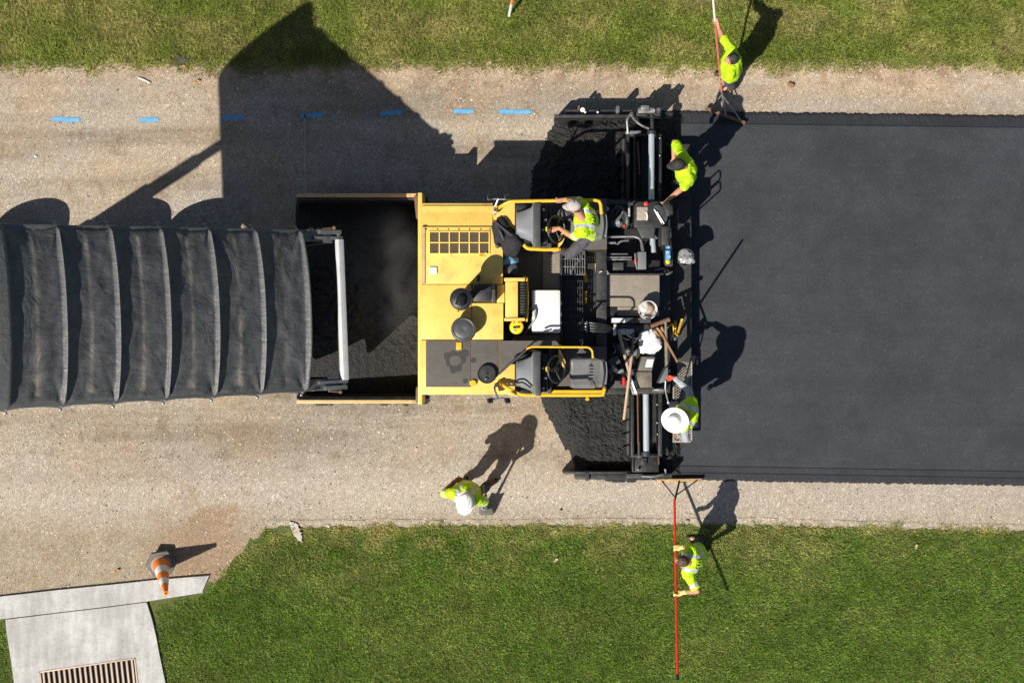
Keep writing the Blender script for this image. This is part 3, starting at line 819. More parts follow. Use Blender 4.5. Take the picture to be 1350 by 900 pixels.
# ---- hopper
RIMM = M('worn_hopper_rim', (.60, .40, .18), .5, 0, .12, 5, (.16, .12, .08), .5)
for ysg, yo, yi in ((1, 255, 262), (-1, 532, 525)):
    mb = MB()
    # folded-out wing: sloping wall from rim to floor
    x0, x1 = 391, 553
    o0, o1 = P(x0, yo, 1.22), P(x1, yo, 1.22); i0, i1 = P(x0, yo+ysg*5, 1.22), P(x1, yo+ysg*5, 1.22)
    f0, f1 = P(x0+6, yo+ysg*26, .55), P(x1, yo+ysg*26, .55)
    u = Vector((0, 0, -.30))
    mb.mi = 0
    mb.hull8([o0+u, o1+u, i1+u, i0+u] if ysg < 0 else [i0+u, i1+u, o1+u, o0+u], [o0, o1, i1, i0] if ysg < 0 else [i0, i1, o1, o0], .006)
    hop = mb.build('hopper_rim', RIMM, pv)
mb = MB()
for ysg, yo in ((1, 255), (-1, 532)):
    x0, x1 = 391, 553
    a0, a1 = P(x0, yo+ysg*6, 1.20), P(x1, yo+ysg*6, 1.20); f0, f1 = P(x0+4, yo+ysg*13, .45), P(x1, yo+ysg*13, .45)
    t_ = Vector((0, -ysg*.03, -.02))
    mb.hull8([a0+t_, a1+t_, f1+t_, f0+t_] if ysg > 0 else [f0+t_, f1+t_, a1+t_, a0+t_], [a0, a1, f1, f0] if ysg > 0 else [f0, f1, a1, a0])
mb.box(((P(391, 0, .45).x+P(553, 0, .45).x)/2, P(0, 394, .4).y, .40), (P(553, 0, .45).x-P(391, 0, .45).x, 3.0, .10))
mb.box((P(393, 0, .6).x, P(0, 394, .6).y, .50), (.06, 2.9, .34), 0, .01)        # front apron
mb.build('hopper', BLK, pv)
HZ = [(391, 262), (553, 262), (553, 527), (391, 527)]
def hop_z(X, Y, D):
    cy = np.abs(Y-394)/133
    base = .95 - .38*cy**2.2 - .10*np.clip((X-470)/80, 0, 1)
    # the chute of hot mix spreading from under the tailgate
    base = base + .10*np.exp(-((X-440)/40)**2)*np.clip(1-cy, 0, 1)
    return base + (fbm(X*.16, Y*.16, 101)-.5)*.10*np.clip(1.1-cy, .15, 1) + (vnoise(X*.9, Y*.9, 103)-.5)*.02
me = field('asphalt_load', [(393, 259), (560, 259), (560, 530), (393, 530)], 380, 568, 250, 540, 1.5, hop_z, LOOSE)
# rescale to lie inside the hopper (the field is laid out at ground scale)
org = P(475, 394, 0)
for v in me.vertices:
    k = (CAM_H-.85)/CAM_H
    v.co.x *= k; v.co.y *= k
    yy = abs(v.co.y - P(0, 394, .8).y)
me.update()
hl = link_mesh('asphalt_load', me, LOOSE, pv, smooth=0)
mb = MB()
mb.prism([(545.5, 258), (552.5, 258), (552.5, 290), (548.5, 288)], .9, 1.30, .008)
mb.build('hopper_gusset', RUST, pv); mb = MB()
mb.prism([(548.5, 510), (555.5, 510), (555.5, 531), (548, 531), (548, 522)], .9, 1.30, .008)
mb.build('hopper_gusset', RUST, pv)
mb = MB(); mb.pbox(551, 254, 556.5, 533, .55, 1.40, .008); mb.build('hopper_back_wall', YEL, pv)

# ---- yellow body
mb = MB(); mb.pbox(556, 271, 660, 518, .50, ZD-.06, .02)
body = mb.build('body', YEL, pv)
mb = MB(); mb.pbox(660, 271, 741, 518, .50, ZF-.03, .015); mb.pbox(741, 271, 795, 331, .5, ZF-.03, .015); mb.pbox(741, 456, 795, 518, .5, ZF-.03, .015)
mb.pbox(741, 331, 795, 456, .5, ZF-.42, .01); mb.build('chassis', BLK, pv)
mb = MB()                                       # far flange, sloping down to the side
p0, p1, p2, p3 = P(554, 298, ZD), P(649, 298, ZD), P(649.5, 268, ZD-.10), P(553, 268, ZD-.10)
mb.hull8([v-Vector((0, 0, .05)) for v in (p0, p1, p2, p3)], [p0, p1, p2, p3], .006)
mb.build('side_flange', YEL, pv)
mb = MB(); mb.pbox(556, 299, 663, 374.3, ZD-.05, ZD+.035, .010); mb.build('hood_panel', YEL, pv)
mb = MB(); mb.pbox(554.5, 375.2, 621.6, 447.5, ZD-.05, ZD+.02, .008); mb.build('hood_panel', YEL, pv)
mb = MB(); mb.pbox(622.4, 399.5, 663.5, 447.5, ZD-.05, ZD+.02, .008); mb.pbox(655, 375.2, 665, 399.0, ZD-.05, ZD+.02, .006); mb.build('hood_panel', YEL, pv)
mb = MB(); mb.pbox(555, 299, 560.5, 374, ZD-.03, ZD+.055, .006); mb.build('hood_hinge', M('faded_hinge_strip', (.55, .35, .16), .6, 0, .15, 12, (.2, .15, .1), .4), pv)
mb = MB(); mb.pbox(553.5, 448.5, 665, 520, ZD-.35, ZD-.005, .012); mb.build('deck_edge', YEL, pv)
mb = MB(); mb.prism([(657.5, 449), (733, 449), (738, 455), (700, 457), (662, 489), (657.5, 494)], ZD-.30, ZD+.014, .004); mb.build('anti_slip_panel', FLOORP, pv)
for x0, x1 in ((561.5, 620.5), (621.5, 656.5)):
    mb = MB(); mb.pbox(x0, 449, x1, 510 if x0 < 600 else (501 if x0 < 640 else 476), ZD-.02, ZD+.014, .004); mb.build('anti_slip_panel', FLOORP, pv)
def stain(pts, z, name):
    pass
OILM = M('oil_film', (.030, .028, .027), .6, 0, .15, 9)
# wet-looking ring left by a spilled bucket (a real thin film)
mb = MB()
c = P(600, 475.5, ZD+.018)
for i in range(40):
    t0 = i/40*6.2832; t1 = (i+1)/40*6.2832
    ri = lambda t: L(7.2+.8*math.sin(2*t+1), ZD); ro = lambda t: L(13.5+2.2*math.sin(3*t)+1.4*math.sin(7*t+2), ZD)
    e = lambda r, t: c + Vector((r*math.cos(t), r*1.05*math.sin(t), 0))
    mb.bm.faces.new([mb.bm.verts.new(e(*q)) for q in ((ri(t0), t0), (ro(t0), t0), (ro(t1), t1), (ri(t1), t1))])
mb.build('oil_stain', OILM, pv, smooth=0)
for px_, py_, r_ in ((612, 466, 5.2), (613.5, 502, 3), (624.5, 475, 3.2)):
    mb = MB(); c2 = P(px_, py_, ZD+.0185); mb.bm.faces.new([mb.bm.verts.new(c2+Vector((L(r_)*math.cos(i*.393), L(r_)*math.sin(i*.393), .0005))) for i in range(16)])
    mb.build('oil_stain', OILM, pv, smooth=0)
# grille: frame with two rows of six dark openings
mb = MB(); mb.pbox(566, 305.5, 645, 334, ZD+.0355, ZD+.039); gr = mb.build('grille', M('grille_mesh', (.12, .095, .06), .6, .2, .2, 60, (.25, .2, .12), .4, .8, 400), pv, smooth=0)
mb = MB()
for i in range(7): mb.pbox(565.3+i*13.15, 304.5, 567.0+i*13.15, 335, ZD+.03, ZD+.055, .002)
for y in (304.5, 319, 333.6): mb.pbox(565.3, y, 646, y+1.5, ZD+.03, ZD+.054, .002)
mb.build('frame', YEL, gr)
mb = MB()
for px_ in (562, 577, 591, 605, 619, 634, 646): mb.ball(P(px_, 302, ZD+.037), (.012, .012, .008), None, 8)
mb.build('bolt', BLK2, pv)
mb = MB(); mb.pbox(566, 352, 576, 361, ZD+.03, ZD+.062, .006); mb.build('white_square_sticker', WHT, pv)  # white square sticker, built as a thin raised block
mb = MB(); mb.cyl(P(638, 337, ZD+.04), P(642, 333, ZD+.06), .018, 8); mb.cyl(P(632, 338, ZD+.05), P(639, 337, ZD+.05), .02, 8); mb.build('latch', YEL2, pv)
mb = MB(); mb.pbox(628, 362.5, 632.5, 370, ZD+.03, ZD+.10, .012); mb.ball(P(630, 368, ZD+.09), .03, None, 10); mb.build('latch', BLK, pv)
mb = MB(); mb.pbox(601.5, 451, 608.5, 461, ZD, ZD+.04, .006); mb.build('latch', YEL2, pv)
mb = MB(); mb.pbox(600.5, 407, 604, 412, ZD, ZD+.05, .006); mb.build('latch', YEL2, pv)
mb = MB(); mb.cyl(P(623.5, 505, ZD-.01), P(623.5, 505, ZD+.05), .045, 12); mb.pbox(619, 502, 628, 507, ZD-.02, ZD+.03, .006); mb.build('latch', YEL2, pv)
# exhaust, intake, caps
mb = MB(); mb.lathe([(.10, -.45), (.10, .28), (.145, .30), (.155, .36), (.15, .42), (.11, .45), (.0, .46)], P(607.5, 394, ZD+.90)-Vector((0, 0, .45)), (0, 0, 1), 28)
mb.tube([P(608, 393, ZD+.92), P(606.5, 398, ZD+.97), P(605.5, 402.5, ZD+.97)], .06, 12)
mb.build('exhaust_stack', BLK, pv)
mb = MB(); mb.pbox(623.5, 374.5, 652, 397.5, ZD-.02, ZD+.26, .03); mb.pbox(626, 377, 648, 394, ZD+.2, ZD+.29, .02)
mb.tube([P(616, 390, ZD+.2), P(624, 386, ZD+.2)], .06, 12)
mb.build('exhaust_box', BLK, pv)
mb = MB(); mb.pbox(648, 381.5, 652.8, 397.8, ZD-.02, ZD+.27, .01)
mb.build('exhaust_guard', DKG, pv)
c = P(611, 434, ZD+.30)
mb = MB(); mb.lathe([(.11, -.30), (.11, -.16), (.165, -.14), (.178, -.06), (.176, -.02), (.165, .005), (.15, .012), (.135, .008), (.13, .018), (.05, .04), (.03, .035), (0, .035)], c, (0, 0, 1), 40)
mb.build('air_intake', DKG, pv)
c = P(642, 493, ZD+.06)
mb = MB(); mb.lathe([(.12, -.08), (.135, -.02), (.135, .01), (.12, .022), (.115, .008), (.02, .012), (0, .012)], c, (0, 0, 1), 36)
mb.ball(c+Vector((0, 0, .02)), (.018, .018, .015), None, 8); mb.ball(c+Vector((-.005, -.06, .01)), (.035, .03, .014), None, 10)
mb.build('fuel_cap', BLK, pv)
# ---- hood tower, vents
mb = MB(); mb.pbox(666, 371, 683, 418.5, ZF, ZD+.10, .02); mb.pbox(664.5, 366, 692, 370.5, ZF, ZD+.14, .012); mb.pbox(664.5, 418.8, 692, 423, ZF, ZD+.12, .012)
mb.build('rear_cowl', YEL, pv)
mb = MB(); mb.pbox(684, 371, 692, 418.4, ZF, ZD+.02, .02)
for i in range(12): mb.pbox(684.5, 373.5+i*3.7, 693.5, 375.0+i*3.7, ZD-.3, ZD+.04, .003)
mb.build('cooling_vent', BLK2, pv)
mb = MB(); mb.tube([P(694.5, 372, ZD-.1), P(695.5, 395, ZD-.1), P(694, 424, ZD-.1)], .02, 8); mb.tube([P(690, 366, ZD+.1), P(694.5, 366, ZD+.05), P(694.5, 372, ZD-.1)], .018, 8); mb.build('vent_guard', YEL2, pv)
# ---- operator floor plates
for i, (x0, y0, x1, y1, m) in enumerate(((666, 300, 714.5, 381, FLOORP), (715.5, 331, 738, 381, PLATE), (698, 381.5, 738, 441, FLOORP), (677, 441.5, 738, 456, PLATE), (706, 262, 745, 330, FLOORP), (676, 457, 800, 518, FLOORP), (746, 262, 800, 329, FLOORP))):
    mb = MB(); mb.pbox(x0, y0, x1, y1, ZF-.02, ZF+.012+.002*i, .003); mb.build('floor_plate', m, pv)
mb = MB(); mb.pbox(738.6, 331, 741.0, 455, ZF-.03, ZF+.06, .006); mb.pbox(676, 455, 741, 457.3, ZF-.02, ZF+.06, .006); mb.build('floor_edge', BLK2, pv)
mb = MB(); mb.pbox(677, 454.8, 722, 457.8, ZF+.05, ZF+.10, .006); mb.pbox(722, 454.6, 742, 457, ZF+.05, ZF+.09, .006); mb.build('floor_trim', YEL2, pv)
mb = MB(); mb.pbox(741.5, 331, 800, 455, .75, ZF-.32, .01); mb.build('conveyor_cover', BLK2, pv)
def grate_(x0, y0, x1, y1, z, nx, ny, mat):
    mb = MB()
    for i in range(nx+1): x = x0+(x1-x0)*i/nx; mb.pbox(x-.45, y0, x+.45, y1, z-.035, z, 0)
    for j in range(ny+1): y = y0+(y1-y0)*j/ny; mb.pbox(x0, y-.55, x1, y+.55, z-.032, z-.003, 0)
    mb.build('walkway_grating', mat, pv, smooth=0)
grate_(742, 331, 771, 362, ZF+.02, 9, 3, STEEL)
grate_(742, 370, 768, 454, ZF-.02, 8, 9, BLK2)
mb = MB(); mb.tube([P(771.5, 331, ZF+.05), P(753, 357.5, ZF+.05), P(753, 362, ZF+.05)], .012, 6); mb.build('grating_brace', STEEL, pv)

# ---- two operator stations
def station(yf, flip):
    """yf maps the far station's rows to this one"""
    Y = yf
    # yellow frame nose (drawn as a plate with a cut-out), tapering to the front
    nose = [(652, 276), (658, 271), (668, 267.5), (684, 265), (710, 264.5), (710, 270), (672, 272.5), (668, 283), (672, 291), (679, 308), (708, 325), (707, 331), (692, 331), (666, 305), (653, 293)]
    nose = [(x, Y(y)) for x, y in nose]
    mb = MB(); mb.prism([(653, Y(278)), (660, Y(271)), (679, Y(266)), (679, Y(309)), (670, Y(308)), (662, Y(296)), (653, Y(292))], ZD-.2, ZD+.05, .015)
    mb.prism([(679, Y(266)), (712, Y(266)), (712, Y(326)), (700, Y(329)), (679, Y(309))], ZF, ZD-.12, .01)
    mb.build('console_frame', YEL, pv)
    # console: saddle-shaped grey hood with dark wells on both sides
    mb = MB()
    def saddle(u, v):
        s_ = abs(v*2-1)
        x = 680 + u*32; yc = 296; half = 30.5 if True else 0
        wd = (17 + 12.5*(u**1.6)) if u < .7 else 29.5
        return P(x, Y(yc + (v*2-1)*wd), ZD+.20 + .10*u - .10*s_**3*(1-u))
    mb.grid(14, 20, saddle)
    me = mb.mesh('console_hood')
    o = link_mesh('console_hood', me, MIDG, pv, smooth=60); md = o.modifiers.new('thickness', 'SOLIDIFY'); md.thickness = .03; md.offset = -1
    mb = MB(); mb.prism([(703, Y(268)), (712.5, Y(267)), (712.5, Y(325)), (703, Y(325))], ZF+.2, ZD+.33, .02)
    mb.build('console_back', DKG, pv)
    mb = MB(); mb.ball(P(688, Y(275), ZD-.02), (.13, .10, .12), None, 16); mb.ball(P(690, Y(318), ZD-.02), (.14, .07, .12), None, 16)
    mb.prism([(680, Y(268)), (703, Y(268)), (703, Y(325)), (696, Y(325)), (680, Y(309))], ZF+.3, ZD-.02, .02)
    mb.build('console_well', CLOTHB, pv)
    mb = MB(); mb.prism([(713.5, Y(271)), (722, Y(271)), (722, Y(322)), (713.5, Y(322))], ZF+.3, ZD+.12, .015)
    for k in range(6): mb.pbox(714.5, min(Y(274+k*7.5), Y(279+k*7.5)), 721, max(Y(274+k*7.5), Y(279+k*7.5)), ZD+.1, ZD+.145, .006)
    mb.build('control_panel', BLK, pv)
    mb = MB()
    for x_, y_ in ((716.5, 276.5), (719, 290), (716, 303)): mb.cyl(P(x_, Y(y_), ZD+.12), P(x_, Y(y_), ZD+.165), .018, 10)
    mb.build('button', WHT, pv)
    mb = MB(); mb.cyl(P(721.5, Y(302 if not flip else 303.5), ZD+.10), P(721.5, Y(302), ZD+.18), .035, 12); mb.build('knob', YCAP, pv)
    # steering wheel, tilted towards the seat
    c = P(733.5, Y(302), ZD+.12); ax = Vector((.76, 0, .65)).normalized()
    mb = MB(); mb.torus(c, ax, .19, .015, 36, 8)
    sw = mb.build('steering_wheel', BLK, pv)
    mb = MB(); u = ax.cross(Vector((0, 1, 0))).normalized(); v_ = Vector((0, 1, 0))
    for a_ in (90, 210, 330): mb.tube([c-ax*.03, c+(v_*math.cos(R(a_))+u*math.sin(R(a_)))*.18], .014, 8)
    mb.cyl(c-ax*.06, c+ax*.015, .045, 16); mb.cyl(c-ax*.06, P(722, Y(302), ZD-.25), .03, 10)
    mb.build('hub', BLK, sw)
    # dash tray beside the wheel
    mb = MB(); mb.prism([(723, Y(268)), (727, Y(268)), (727, Y(330)), (723, Y(330))], ZF, ZF+.55, .01); mb.build('pedal_guard', BLK2, pv)
    # seat: cushion, backrest, armrest, base
    mb = MB()
    def cushion(u, v):
        x = 751 + u*31; s_ = v*2-1; e = max(abs(s_), abs(u*2-1))
        return P(x, Y(297) + s_*20.5*(1-.16*max(0, (.22-u)/.22)**2), 1.86 - .05*max(0, (e-.78)/.22)**2 + .025*abs(s_)**2)
    mb.grid(16, 16, cushion)
    me = mb.mesh('seat'); seat = link_mesh('seat', me, SEATM, pv, smooth=70); md = seat.modifiers.new('thickness', 'SOLIDIFY'); md.thickness = .10; md.offset = -1
    b_ = seat.modifiers.new('round', 'BEVEL'); b_.width = .03; b_.segments = 3
    mb = MB()
    def backrest(u, v):
        s_ = v*2-1; x = 780 + u*17 + 4*(1-s_*s_)*u; e = abs(s_)
        z = 1.88 + .42*math.sin(min(1, u*1.15)*math.pi/2) - .16*max(0, u-.75)/.25
        return P(x, Y(297) + s_*(20.5-2*u), z - .08*max(0, (e-.8)/.2)**2)
    mb.grid(16, 20, backrest)
    bk = link_mesh('backrest', mb.mesh('backrest'), SEATM, pv, smooth=70); md = bk.modifiers.new('thickness', 'SOLIDIFY'); md.thickness = .09; md.offset = -1
    b_ = bk.modifiers.new('round', 'BEVEL'); b_.width = .03; b_.segments = 3
    mb = MB()
    for k in range(5): mb.tube([P(776, Y(288+k*4.2), 1.90), P(784, Y(288.6+k*4), 2.0)], .012, 6)
    mb.build('seat_rib', MIDG, bk)
    mb = MB(); mb.pbox(762, min(Y(282), Y(312)), 792, max(Y(282), Y(312)), ZF, 1.76, .03); mb.build('seat_base', BLK, pv)
    mb = MB(); mb.prism([(737, Y(311)), (744, Y(303)), (746, Y(311)), (738, Y(329)), (736, Y(327))], ZF, ZF+.42, .01); mb.build('pedal_box', YEL, pv)
far = lambda y: y
near_ = lambda y: 788.5 - y                    # mirrored about the machine's centre line
station(far, False); station(near_, True)
mb = MB(); zr = 2.28
mb.tube([P(654, 277, ZD), P(661, 271.5, zr-.05), P(672, 265.5, zr), P(735, 264.5, zr), P(772, 264, zr), P(791.5, 264, zr), P(793, 281, zr)], .024, 10)
mb.tube([P(793, 281, zr), P(793, 282, ZF)], .024, 10); mb.tube([P(735, 264.5, zr), P(735, 266, ZF)], .020, 8)
mb.build('handrail', YEL2, pv)
mb = MB(); mb.tube([P(690, 322, zr-.2), P(695, 327.5, zr-.2), P(716, 329, zr-.2), P(737, 328.5, zr-.2)], .026, 10); mb.tube([P(737, 328.5, zr-.2), P(737, 329, ZF)], .022, 8); mb.build('handrail', YEL2, pv)
mb = MB()
mb.tube([P(657, 500, ZD), P(663, 508, zr-.10), P(686, 520.5, zr-.05), P(770, 520.5, zr), P(795, 520.5, zr), P(797, 512, zr)], .026, 10)
mb.tube([P(797, 512, zr), P(796, 511, ZF)], .024, 10); mb.tube([P(774, 523.5, zr-.01), P(777, 527, zr-.01), P(772, 527, zr-.01), P(774, 523.5, zr-.01)], .010, 6)
mb.pbox(690, 514, 797, 522.5, ZF-.1, ZF+.12, .01)
mb.build('handrail', YEL2, pv)
mb = MB()
mb.tube([P(656, 495, ZD+.04), P(678, 475, ZD+.12), P(697, 458.5, ZD+.18), P(707, 457, ZD+.2)], .012, 10); mb.build('handrail', BLK, pv); mb = MB(); mb.tube([P(694, 460, zr), P(700, 457, zr), P(776, 457.5, zr), P(781, 462, zr), P(781.5, 470, zr)], .015, 10)
mb.tube([P(781.5, 470, zr), P(781.5, 471, ZF)], .018, 8); mb.tube([P(742, 457.5, zr), P(742, 457.5, ZF)], .018, 8)
mb.build('handrail', YEL2, pv)
mb = MB(); mb.tube([P(676, 508, ZD+.25), P(679, 505, ZD+.3), P(689, 503, ZD+.3), P(700, 511, ZD+.3)], .014, 8); mb.build('cable', BLK, pv)
# work lamps and mirrors on stalks
for y0, s, ys in ((262, 1, -1), (526, -1, 1)):
    root_ = MB(); root_.tube([P(653, 284 if s > 0 else 506, ZD), P(651.5, 275 if s > 0 else 512, ZD+.3), P(657, y0, ZD+.35)], .014, 8)
    root_.tube([P(646, y0, ZD+.35), P(670, y0+ys*-1, ZD+.35)], .012, 8)
    br = root_.build('lamp_bracket', STEEL, pv)
    for x_ in (646, 669):
        mb = MB(); mb.box(P(x_, y0+ys*2, ZD+.36), (.085, .075, .10), R(12), .012); hl_ = mb.build('work_lamp', BLK, pv)
        mb = MB(); mb.box(P(x_+.3, y0+ys*2, ZD+.412), (.06, .05, .006), R(12)); mb.build('lens', GLASS, hl_)
    mb = MB(); mb.prism([(650, y0+s*13), (654, y0+s*12.5), (655.5, y0+s*20), (651, y0+s*18)], ZD+.1, ZD+.2, .008); mb.build('mirror', ALU, br)

# ---- tracks under the body
for y in (300, 488):
    c = P(684, y, 0)
    pts = []
    mb = MB(); n = 44; rings = []
    Lh, rr = 1.05, .36
    prof2 = []
    for i in range(n):
        t = i/n*2*math.pi
        prof2.append((math.copysign(Lh, math.cos(t))*(1 if abs(math.cos(t)) > .02 else 0) + rr*math.cos(t), .40 + rr*math.sin(t)))
    lo = [Vector((c.x+x, c.y-.18, z)) for x, z in prof2]; hi = [Vector((c.x+x, c.y+.18, z)) for x, z in prof2]
    mb.hull8(lo, hi); mb.build('track', RUB, pv)

# ---- screed: beams, extensions, cylinders, walkway, end gates
mb = MB(); mb.pbox(800, 262, 884, 518, .10, .62, .02)
mb.pbox(792, 262, 801, 518, .20, .85, .015)
mb.build('screed_plate', BLK, pv)
mb = MB(); mb.pbox(786, 262, 800, 519, ZF-.35, ZF-.15, .015); mb.pbox(776, 512, 832, 519.5, ZF-.4, ZF-.2, .01); mb.pbox(776, 264, 828, 270, ZF-.4, ZF-.2, .01)
mb.build('tow_frame', BLK2, pv)
mb = MB(); mb.pbox(793.5, 362.5, 869.5, 404, .75, 1.06, .008); mb.pbox(814, 404.5, 850, 416.5, .74, 1.04, .006); mb.build('screed_cover', PLATE, pv)
mb = MB(); mb.pbox(793, 404.8, 813.5, 418, .75, 1.05, .01); mb.pbox(850.5, 405, 869, 416, .72, 1.02, .008); mb.build('screed_cover', BLK, pv)
mb = MB(); mb.pbox(806, 418.8, 858, 425.6, 1.0, 1.24, .006); bx_ = mb.build('tool_tray', DKG, pv)
mb = MB(); mb.pbox(806.5, 419.2, 824, 425.0, 1.2, 1.246, .003); mb.build('sticker', WHT, bx_)
# extension frames (far, near)
for nm, (x0, y0, x1, y1), rod in (('far', (826, 177, 872.5, 268), (859, 176, 265)), ('near', (832, 516, 873, 601), (851.5, 518, 597))):
    mb = MB()
    mb.pbox(x0+2, y0, x1, y1, .10, .34, .01)                       # extension plate
    mb.pbox(x0, y0, x0+4, y1, .10, .62, .008); mb.pbox(x0+9, y0, x0+12, y1, .30, .66, .006); mb.pbox(x0+20, y0, x0+22, y1, .30, .50, .006)
    mb.pbox(x1-5, y0, x1, y1, .10, .72, .008); mb.pbox(x0, y0-1, x1, y0+3, .10, .60, .008); mb.pbox(x0, y1-3, x1, y1+1, .10, .60, .008)
    mb.build('screed_extension', BLK, pv)
    mb = MB(); mb.cyl(P(rod[0], rod[1], .86), P(rod[0]-.4 if nm == 'far' else rod[0]+.6, rod[2], .86), .046, 24); mb.build('cylinder_rod', CHR, pv)
    mb = MB(); mb.cyl(P(rod[0], rod[1]-3, .86), P(rod[0], rod[1]+1.5, .86), .065, 18); mb.cyl(P(rod[0], rod[2]-1.5, .86), P(rod[0], rod[2]+4, .86), .07, 18); mb.build('rod_clamp', BLK2, pv)
    mb = MB(); mb.cyl(P(x0+14.5, y0+10, .68), P(x0+17.5, y1-38, .68), .010, 6) if nm == 'far' else mb.cyl(P(x0+8.5, y0+4, .7), P(x0+9.5, y1-16, .7), .012, 6)
    mb.build('hose', RUST, pv)
    mb = MB()                                                      # auger in front of the extension
    ya, yb = (y0+2, y1) if nm == 'far' else (y0, y1-2)
    mb.cyl(P(x0-4, ya, .20), P(x0-4, yb, .20), .04, 10)
    K = 90; pr = None
    for i in range(K+1):
        f = i/K; t = f*2*math.pi*5; pc = P(x0-4, ya+(yb-ya)*f, .20)
        a_ = mb.bm.verts.new(pc+Vector((.04*math.cos(t), 0, .04*math.sin(t)))); b_ = mb.bm.verts.new(pc+Vector((.10*math.cos(t), 0, .10*math.sin(t))))
        if pr: mb.bm.faces.new([pr[0], pr[1], b_, a_])
        pr = (a_, b_)
    mb.build('auger', BLK2, pv)
mb = MB(); mb.cyl(P(860, 315, .90), P(861.5, 333, .90), .045, 20); mb.build('cylinder_rod', CHR, pv)
mb = MB(); mb.cyl(P(859.5, 283, 1.0), P(860.5, 306, 1.0), .028, 14); mb.tube([P(860.5, 304, 1.0), P(862, 310, .95), P(866, 314, .9)], .02, 8); mb.build('cylinder_rod', STEEL, pv)
# bolts on extension deck
mb = MB()
for px_, py_ in ((866.5, 533), (866.5, 557), (867, 572), (870, 205), (870, 182), (869, 250)): mb.ball(P(px_, py_, .74), (.016, .016, .010), None, 8)
mb.build('bolt', STEEL, pv)
# end gates: long ski plates at both ends
mb = MB(); mb.pbox(731, 151, 832, 155, .04, .50, .008); mb.pbox(745, 144.5, 836, 150.6, .10, .40, .01); mb.pbox(832, 147, 872, 153, .04, .50, .008); mb.build('end_gate', BLK2, pv)
mb = MB(); mb.pbox(841, 142, 872, 149, .50, .66, .01); mb.pbox(845, 139, 856, 144, .6, .74, .01); mb.cyl(P(861, 146, .5), P(861, 146, .86), .03, 10); mb.cyl(P(868, 149, .66), P(868, 145, .82), .03, 8); mb.build('gate_actuator', STEEL, pv)
mb = MB(); mb.tube([P(828, 176, .7), P(826.5, 157, .75), P(833, 149, .75)], .020, 8); mb.build('gate_link', STEEL, pv); mb = MB(); mb.tube([P(832, 151, .75), P(838, 160, .8), P(846, 166, .8), P(856, 170, .85)], .018, 8); mb.build('gate_link', STEEL, pv); mb = MB(); mb.tube([P(860, 175, .85), P(859.5, 150, .8)], .028, 10); mb.build('gate_link', BLK2, pv); mb = MB(); mb.pbox(825, 172.5, 845, 176.5, .55, .68, .006); mb.build('gate_plate', STEEL, pv)
mb = MB(); mb.cyl(P(768, 145, .42), P(768, 145, .50), .035, 16); mb.ball(P(771.5, 148, .48), .02, None, 8); mb.ball(P(788, 148, .45), .02, None, 8); mb.build('gauge', WHT, pv)
mb = MB(); mb.pbox(812.5, 139.5, 817, 148.5, .3, .62, .008); mb.build('gate_post', STEEL, pv)
mb = MB(); mb.pbox(762, 139, 764.5, 144, .35, .52, .006); mb.build('gate_peg', RUST, pv)
mb = MB(); mb.pbox(742, 621.3, 832, 624.6, .03, .42, .006); mb.pbox(758, 625, 826, 632, .08, .36, .01); mb.pbox(826, 624, 886, 630, .03, .46, .008)
for x in (772, 774.5, 826): mb.pbox(x, 621, x+2, 633.5, .1, .42, .004)
mb.build('end_gate', BLK2, pv)
mb = MB(); mb.pbox(835, 599.5, 868.5, 622, .10, .55, .012); mb.pbox(834.5, 598.3, 869, 600.5, .4, .60, .006); mb.pbox(833.5, 598, 836, 622, .3, .58, .006); mb.pbox(845, 603, 853, 612, .5, .60, .01); mb.build('gate_housing', BLK, pv)
mb = MB(); mb.cyl(P(840.5, 602.5, .62), P(845, 601, .62), .02, 8); mb.build('gate_bolt', STEEL, pv); mb = MB(); mb.ball(P(841.5, 618.5, .6), .022, None, 8); mb.build('gate_bolt', STEEL, pv); mb = MB(); mb.cyl(P(877, 617.5, .45), P(878, 629, .4), .018, 8); mb.build('gate_link', STEEL, pv); mb = MB(); mb.tube([P(846, 627, .5), P(860, 628, .52), P(874, 625, .5)], .016, 8); mb.build('gate_link', STEEL, pv)
mb = MB(); mb.cyl(P(868, 602, .62), P(868.5, 612, .62), .012, 6); mb.build('gate_peg', RUST, pv)
# side drum housings where the extensions telescope
mb = MB(); mb.pbox(826, 264.5, 884, 270.5, .3, .98, .012); mb.build('screed_guide', BLK2, pv)
mb = MB(); mb.pbox(834, 511.5, 876, 519, .3, .98, .012); mb.build('screed_guide', BLK2, pv)
# rear walkway with expanded-metal step
ZW = .36
mb = MB(); mb.pbox(882.5, 262, 911.5, 482, ZW-.05, ZW, .006); mb.pbox(886, 190, 909.5, 261, ZW-.07, ZW-.02, .006); mb.build('walkway', M('walkway_plate', (.028, .03, .03), .55, .1, .25, 12, (.12, .11, .09), .5, .4, 120), pv)
mb = MB()
for i in range(58):
    y = 478 + i*1.8; x0 = 893 if y < 500 else (888 if y < 582 else 0)
    if not x0: continue
    ph = i % 2
    nseg = 9; pr = None
    for k in range(nseg+1):
        x = x0 + (912-x0)*k/nseg
        p_ = P(x, y + (.9 if (k+ph) % 2 else -.9), ZW)
        if pr: mb.cyl(pr, p_, .0055, 4)
        pr = p_
mb.pbox(911, 476, 912.5, 583, ZW-.03, ZW+.01); mb.pbox(888, 581, 912.5, 583, ZW-.03, ZW+.01); mb.pbox(887, 500, 888.4, 583, ZW-.03, ZW+.01)
mb.build('mesh_step', M('expanded_steel_mesh', (.42, .38, .32), .5, .4, .15, 20, (.1, .09, .08), .5), pv, smooth=0)
mb = MB(); mb.pbox(872, 268, 882, 600, .12, .30, .008); mb.build('screed_rear_beam', BLK, pv)

